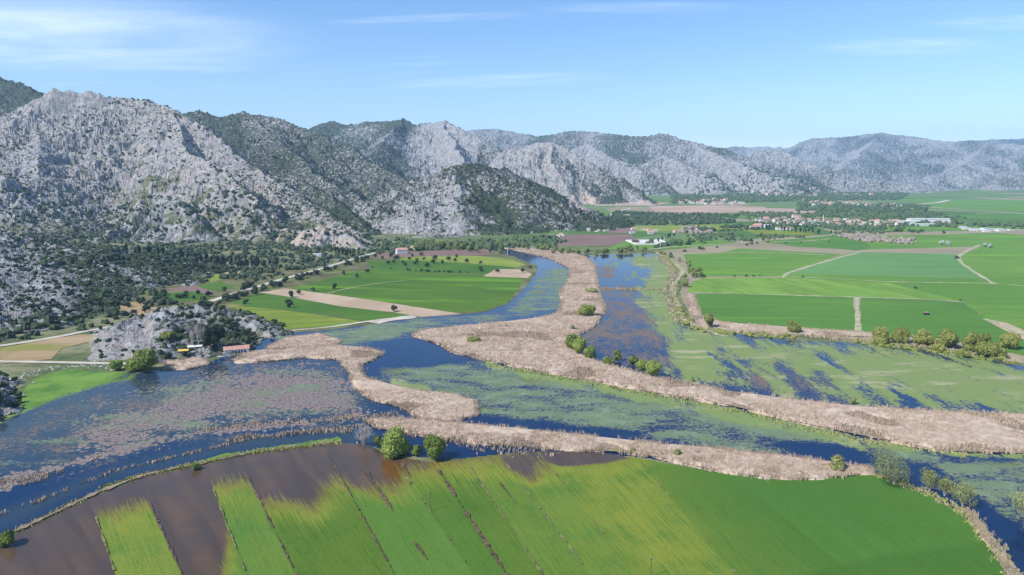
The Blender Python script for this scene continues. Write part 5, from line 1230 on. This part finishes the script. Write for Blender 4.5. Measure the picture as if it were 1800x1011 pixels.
# tiny hut in the right field, white yard
o = house('field_hut', 3.6, 2.8, 2.2, .1, M['black'], M['brownroof'], nw=3); x, y = at(1628, 554); o.location = (x, y, .1); o.rotation_euler = (0, 0, R(5)); tag(o, 'small dark hut standing alone in the right green field', 'hut')
def yard():
    x, y = at(1139, 427); root = empty('walled_yard', (x, y, .3)); root.rotation_euler = (0, 0, R(4)); L, W = 62, 70
    V, F = box(-L / 2, L / 2, -W / 2, W / 2, -.5, .2); mesh_np('paving', V, F, M['concrete'], root)
    V, F = merge([box(-L / 2, L / 2, -W / 2 - .3, -W / 2, -.5, 2.2), box(-L / 2, L / 2, W / 2, W / 2 + .3, -.5, 2.2), box(-L / 2 - .3, -L / 2, -W / 2, W / 2, -.5, 2.2), box(L / 2, L / 2 + .3, -W / 2, W / 2, -.5, 2.2)]); mesh_np('wall', V, F, M['wall'], root)
    V, F = box(-L / 2 + 6, -L / 2 + 16, 2, 16, .2, 4); mesh_np('shed', V, F, M['wood'], root)
    tag(root, 'square white walled yard with pale paving beyond the marsh', 'yard')
yard()
def minaret():
    x, y = at(1446.5, 394); root = empty('minaret', (x, y, 0))
    V, F = merge([limb((0,0,-.5), (0,0,15), 1.25, 1.05, 12)]); mesh_np('tower', V, F, M['wall'], root)
    V, F = merge([limb((0,0,15), (0,0,15.8), 1.3, 1.9, 12), limb((0,0,15.8), (0,0,16.8), 1.9, 1.9, 12)]); mesh_np('balcony', V, F, M['wall'], root)
    V, F = merge([limb((0,0,16.8), (0,0,19.5), .85, .85, 10)]); mesh_np('upper_tower', V, F, M['wall'], root)
    V, F = merge([limb((0,0,19.5), (0,0,23.5), 1.05, .03, 10)]); mesh_np('spire', V, F, M['metal'], root)
    tag(root, 'slender white minaret rising above the village', 'minaret')
minaret()
# poles
def pole(px, py, h, lab, m='wood', cross=True, rad=.13):
    x, y = at(px, py); root = empty('utility_pole', (x, y, 0)); root.rotation_euler = (0, 0, R(20))
    V, F = limb((0,0,-.5), (0,0,h), rad, rad * .7, 8); mesh_np('shaft', V, F, M[m], root)
    if cross:
        V, F = box(-.8, .8, -.06, .06, h - .5, h - .36); mesh_np('crossarm', V, F, M[m], root)
        for sx_ in (-.7, 0, .7): V, F = limb((sx_, 0, h - .36), (sx_, 0, h - .1), .05, .04, 6); mesh_np('insulator', V, F, M['wall'], root)
    tag(root, lab, 'pole')
pole(757, 899, 7.6, 'wooden utility pole standing in the green crop strips')
pole(1144, 1015, 6.4, 'wooden utility pole at the bottom edge of the yellowish strip')
pole(471, 800, 8.5, 'thin pole at the levee of the flooded field', rad=.11)
pole(380, 682, 6.0, 'thin pole standing in the pink lily mats of the lake', rad=.1)
pole(1161, 438, 17, 'left pale mast of two in front of the walled yard', 'metal', False, .5)
pole(1168, 434, 17, 'right pale mast of two in front of the walled yard', 'metal', False, .5)
for k, (px, py) in enumerate(((1235,437), (1300,431), (1370,427), (1440,423), (1520,421))): pole(px, py, 9, 'thin wooden pole behind the brown field, %s from the left' % ('first', 'second', 'third', 'fourth', 'fifth')[k], rad=.2)
pole(892, 449, 9, 'white marker post in the blue river head', 'wall', False, .35)
# pump beside the bare tree
def pump():
    x, y = at(632, 781); root = empty('water_pump', (x, y, .3)); root.rotation_euler = (0, 0, R(15))
    V, F = box(-.7, .7, -.35, .35, .5, 1.2); mesh_np('engine', V, F, M['black'], root)
    for s in (-1, 1):
        V, F = limb((s * 1.0 - .1, -.05, .45), (s * 1.0 + .1, .35, .45), .48, .48, 14); mesh_np('wheel', V, F, M['wall'], root)
    V, F = limb((-1.3, 0, .5), (1.3, 0, .5), .07, .07, 6); mesh_np('chassis', V, F, M['metal'], root)
    tag(root, 'dark pump with two white wheels at the foot of the bare tree', 'pump')
pump()

# ------------------------------------------------------------------ haze
hv = bpy.data.materials.new('haze_air'); hv.use_nodes = True; n = NT(hv.node_tree); n.n.clear()
ho = n.new('ShaderNodeOutputMaterial'); pv = n.new('ShaderNodeVolumePrincipled')
pv.inputs['Color'].default_value = (0.44, 0.67, 1.0, 1); pv.inputs['Density'].default_value = HAZE; pv.inputs['Anisotropy'].default_value = 0.0
n.l.new(pv.outputs[0], ho.inputs['Volume'])
V, F = box(-15000, 15000, -1500, 16500, -7.0, 1100)
hz = mesh_np('haze', V, F, hv); tag(hz, kind='stuff')
for k, p in PRO.items():
    if k not in USED:
        for ch in list(p.children): bpy.data.objects.remove(ch)
        bpy.data.objects.remove(p)
def ordinal(k):
    w_ = ('first', 'second', 'third', 'fourth', 'fifth', 'sixth', 'seventh', 'eighth', 'ninth', 'tenth', 'eleventh', 'twelfth')
    return w_[k] if k < 12 else '%d%s' % (k + 1, 'th' if 10 <= (k + 1) % 100 <= 20 else {1: 'st', 2: 'nd', 3: 'rd'}.get((k + 1) % 10, 'th'))
bpy.context.view_layer.update()
same = {}
for o in SC.objects:
    if o.parent is None and o.get('group'): same.setdefault((o['group'], o['label']), []).append(o)
for (g, lab), os_ in same.items():
    if len(os_) < 2: continue
    pos = {o: to_px(o.location.x, o.location.y, o.location.z) for o in os_}; os_.sort(key=lambda o: pos[o][1])
    nb = max(1, round(len(os_) / 22)); size = -(-len(os_) // nb)
    for b in range(nb):
        part = sorted(os_[b * size:(b + 1) * size], key=lambda o: pos[o][0])
        for k, o in enumerate(part):
            o['label'] = lab + ', ' + ordinal(k) + ' from left' + ((' in ' + ordinal(b) + ' row from back') if nb > 1 else '')
SC.cycles.max_bounces = 6; SC.cycles.diffuse_bounces = 2; SC.cycles.glossy_bounces = 2; SC.cycles.volume_bounces = 1
SC.cycles.transparent_max_bounces = 4; SC.cycles.use_denoising = True
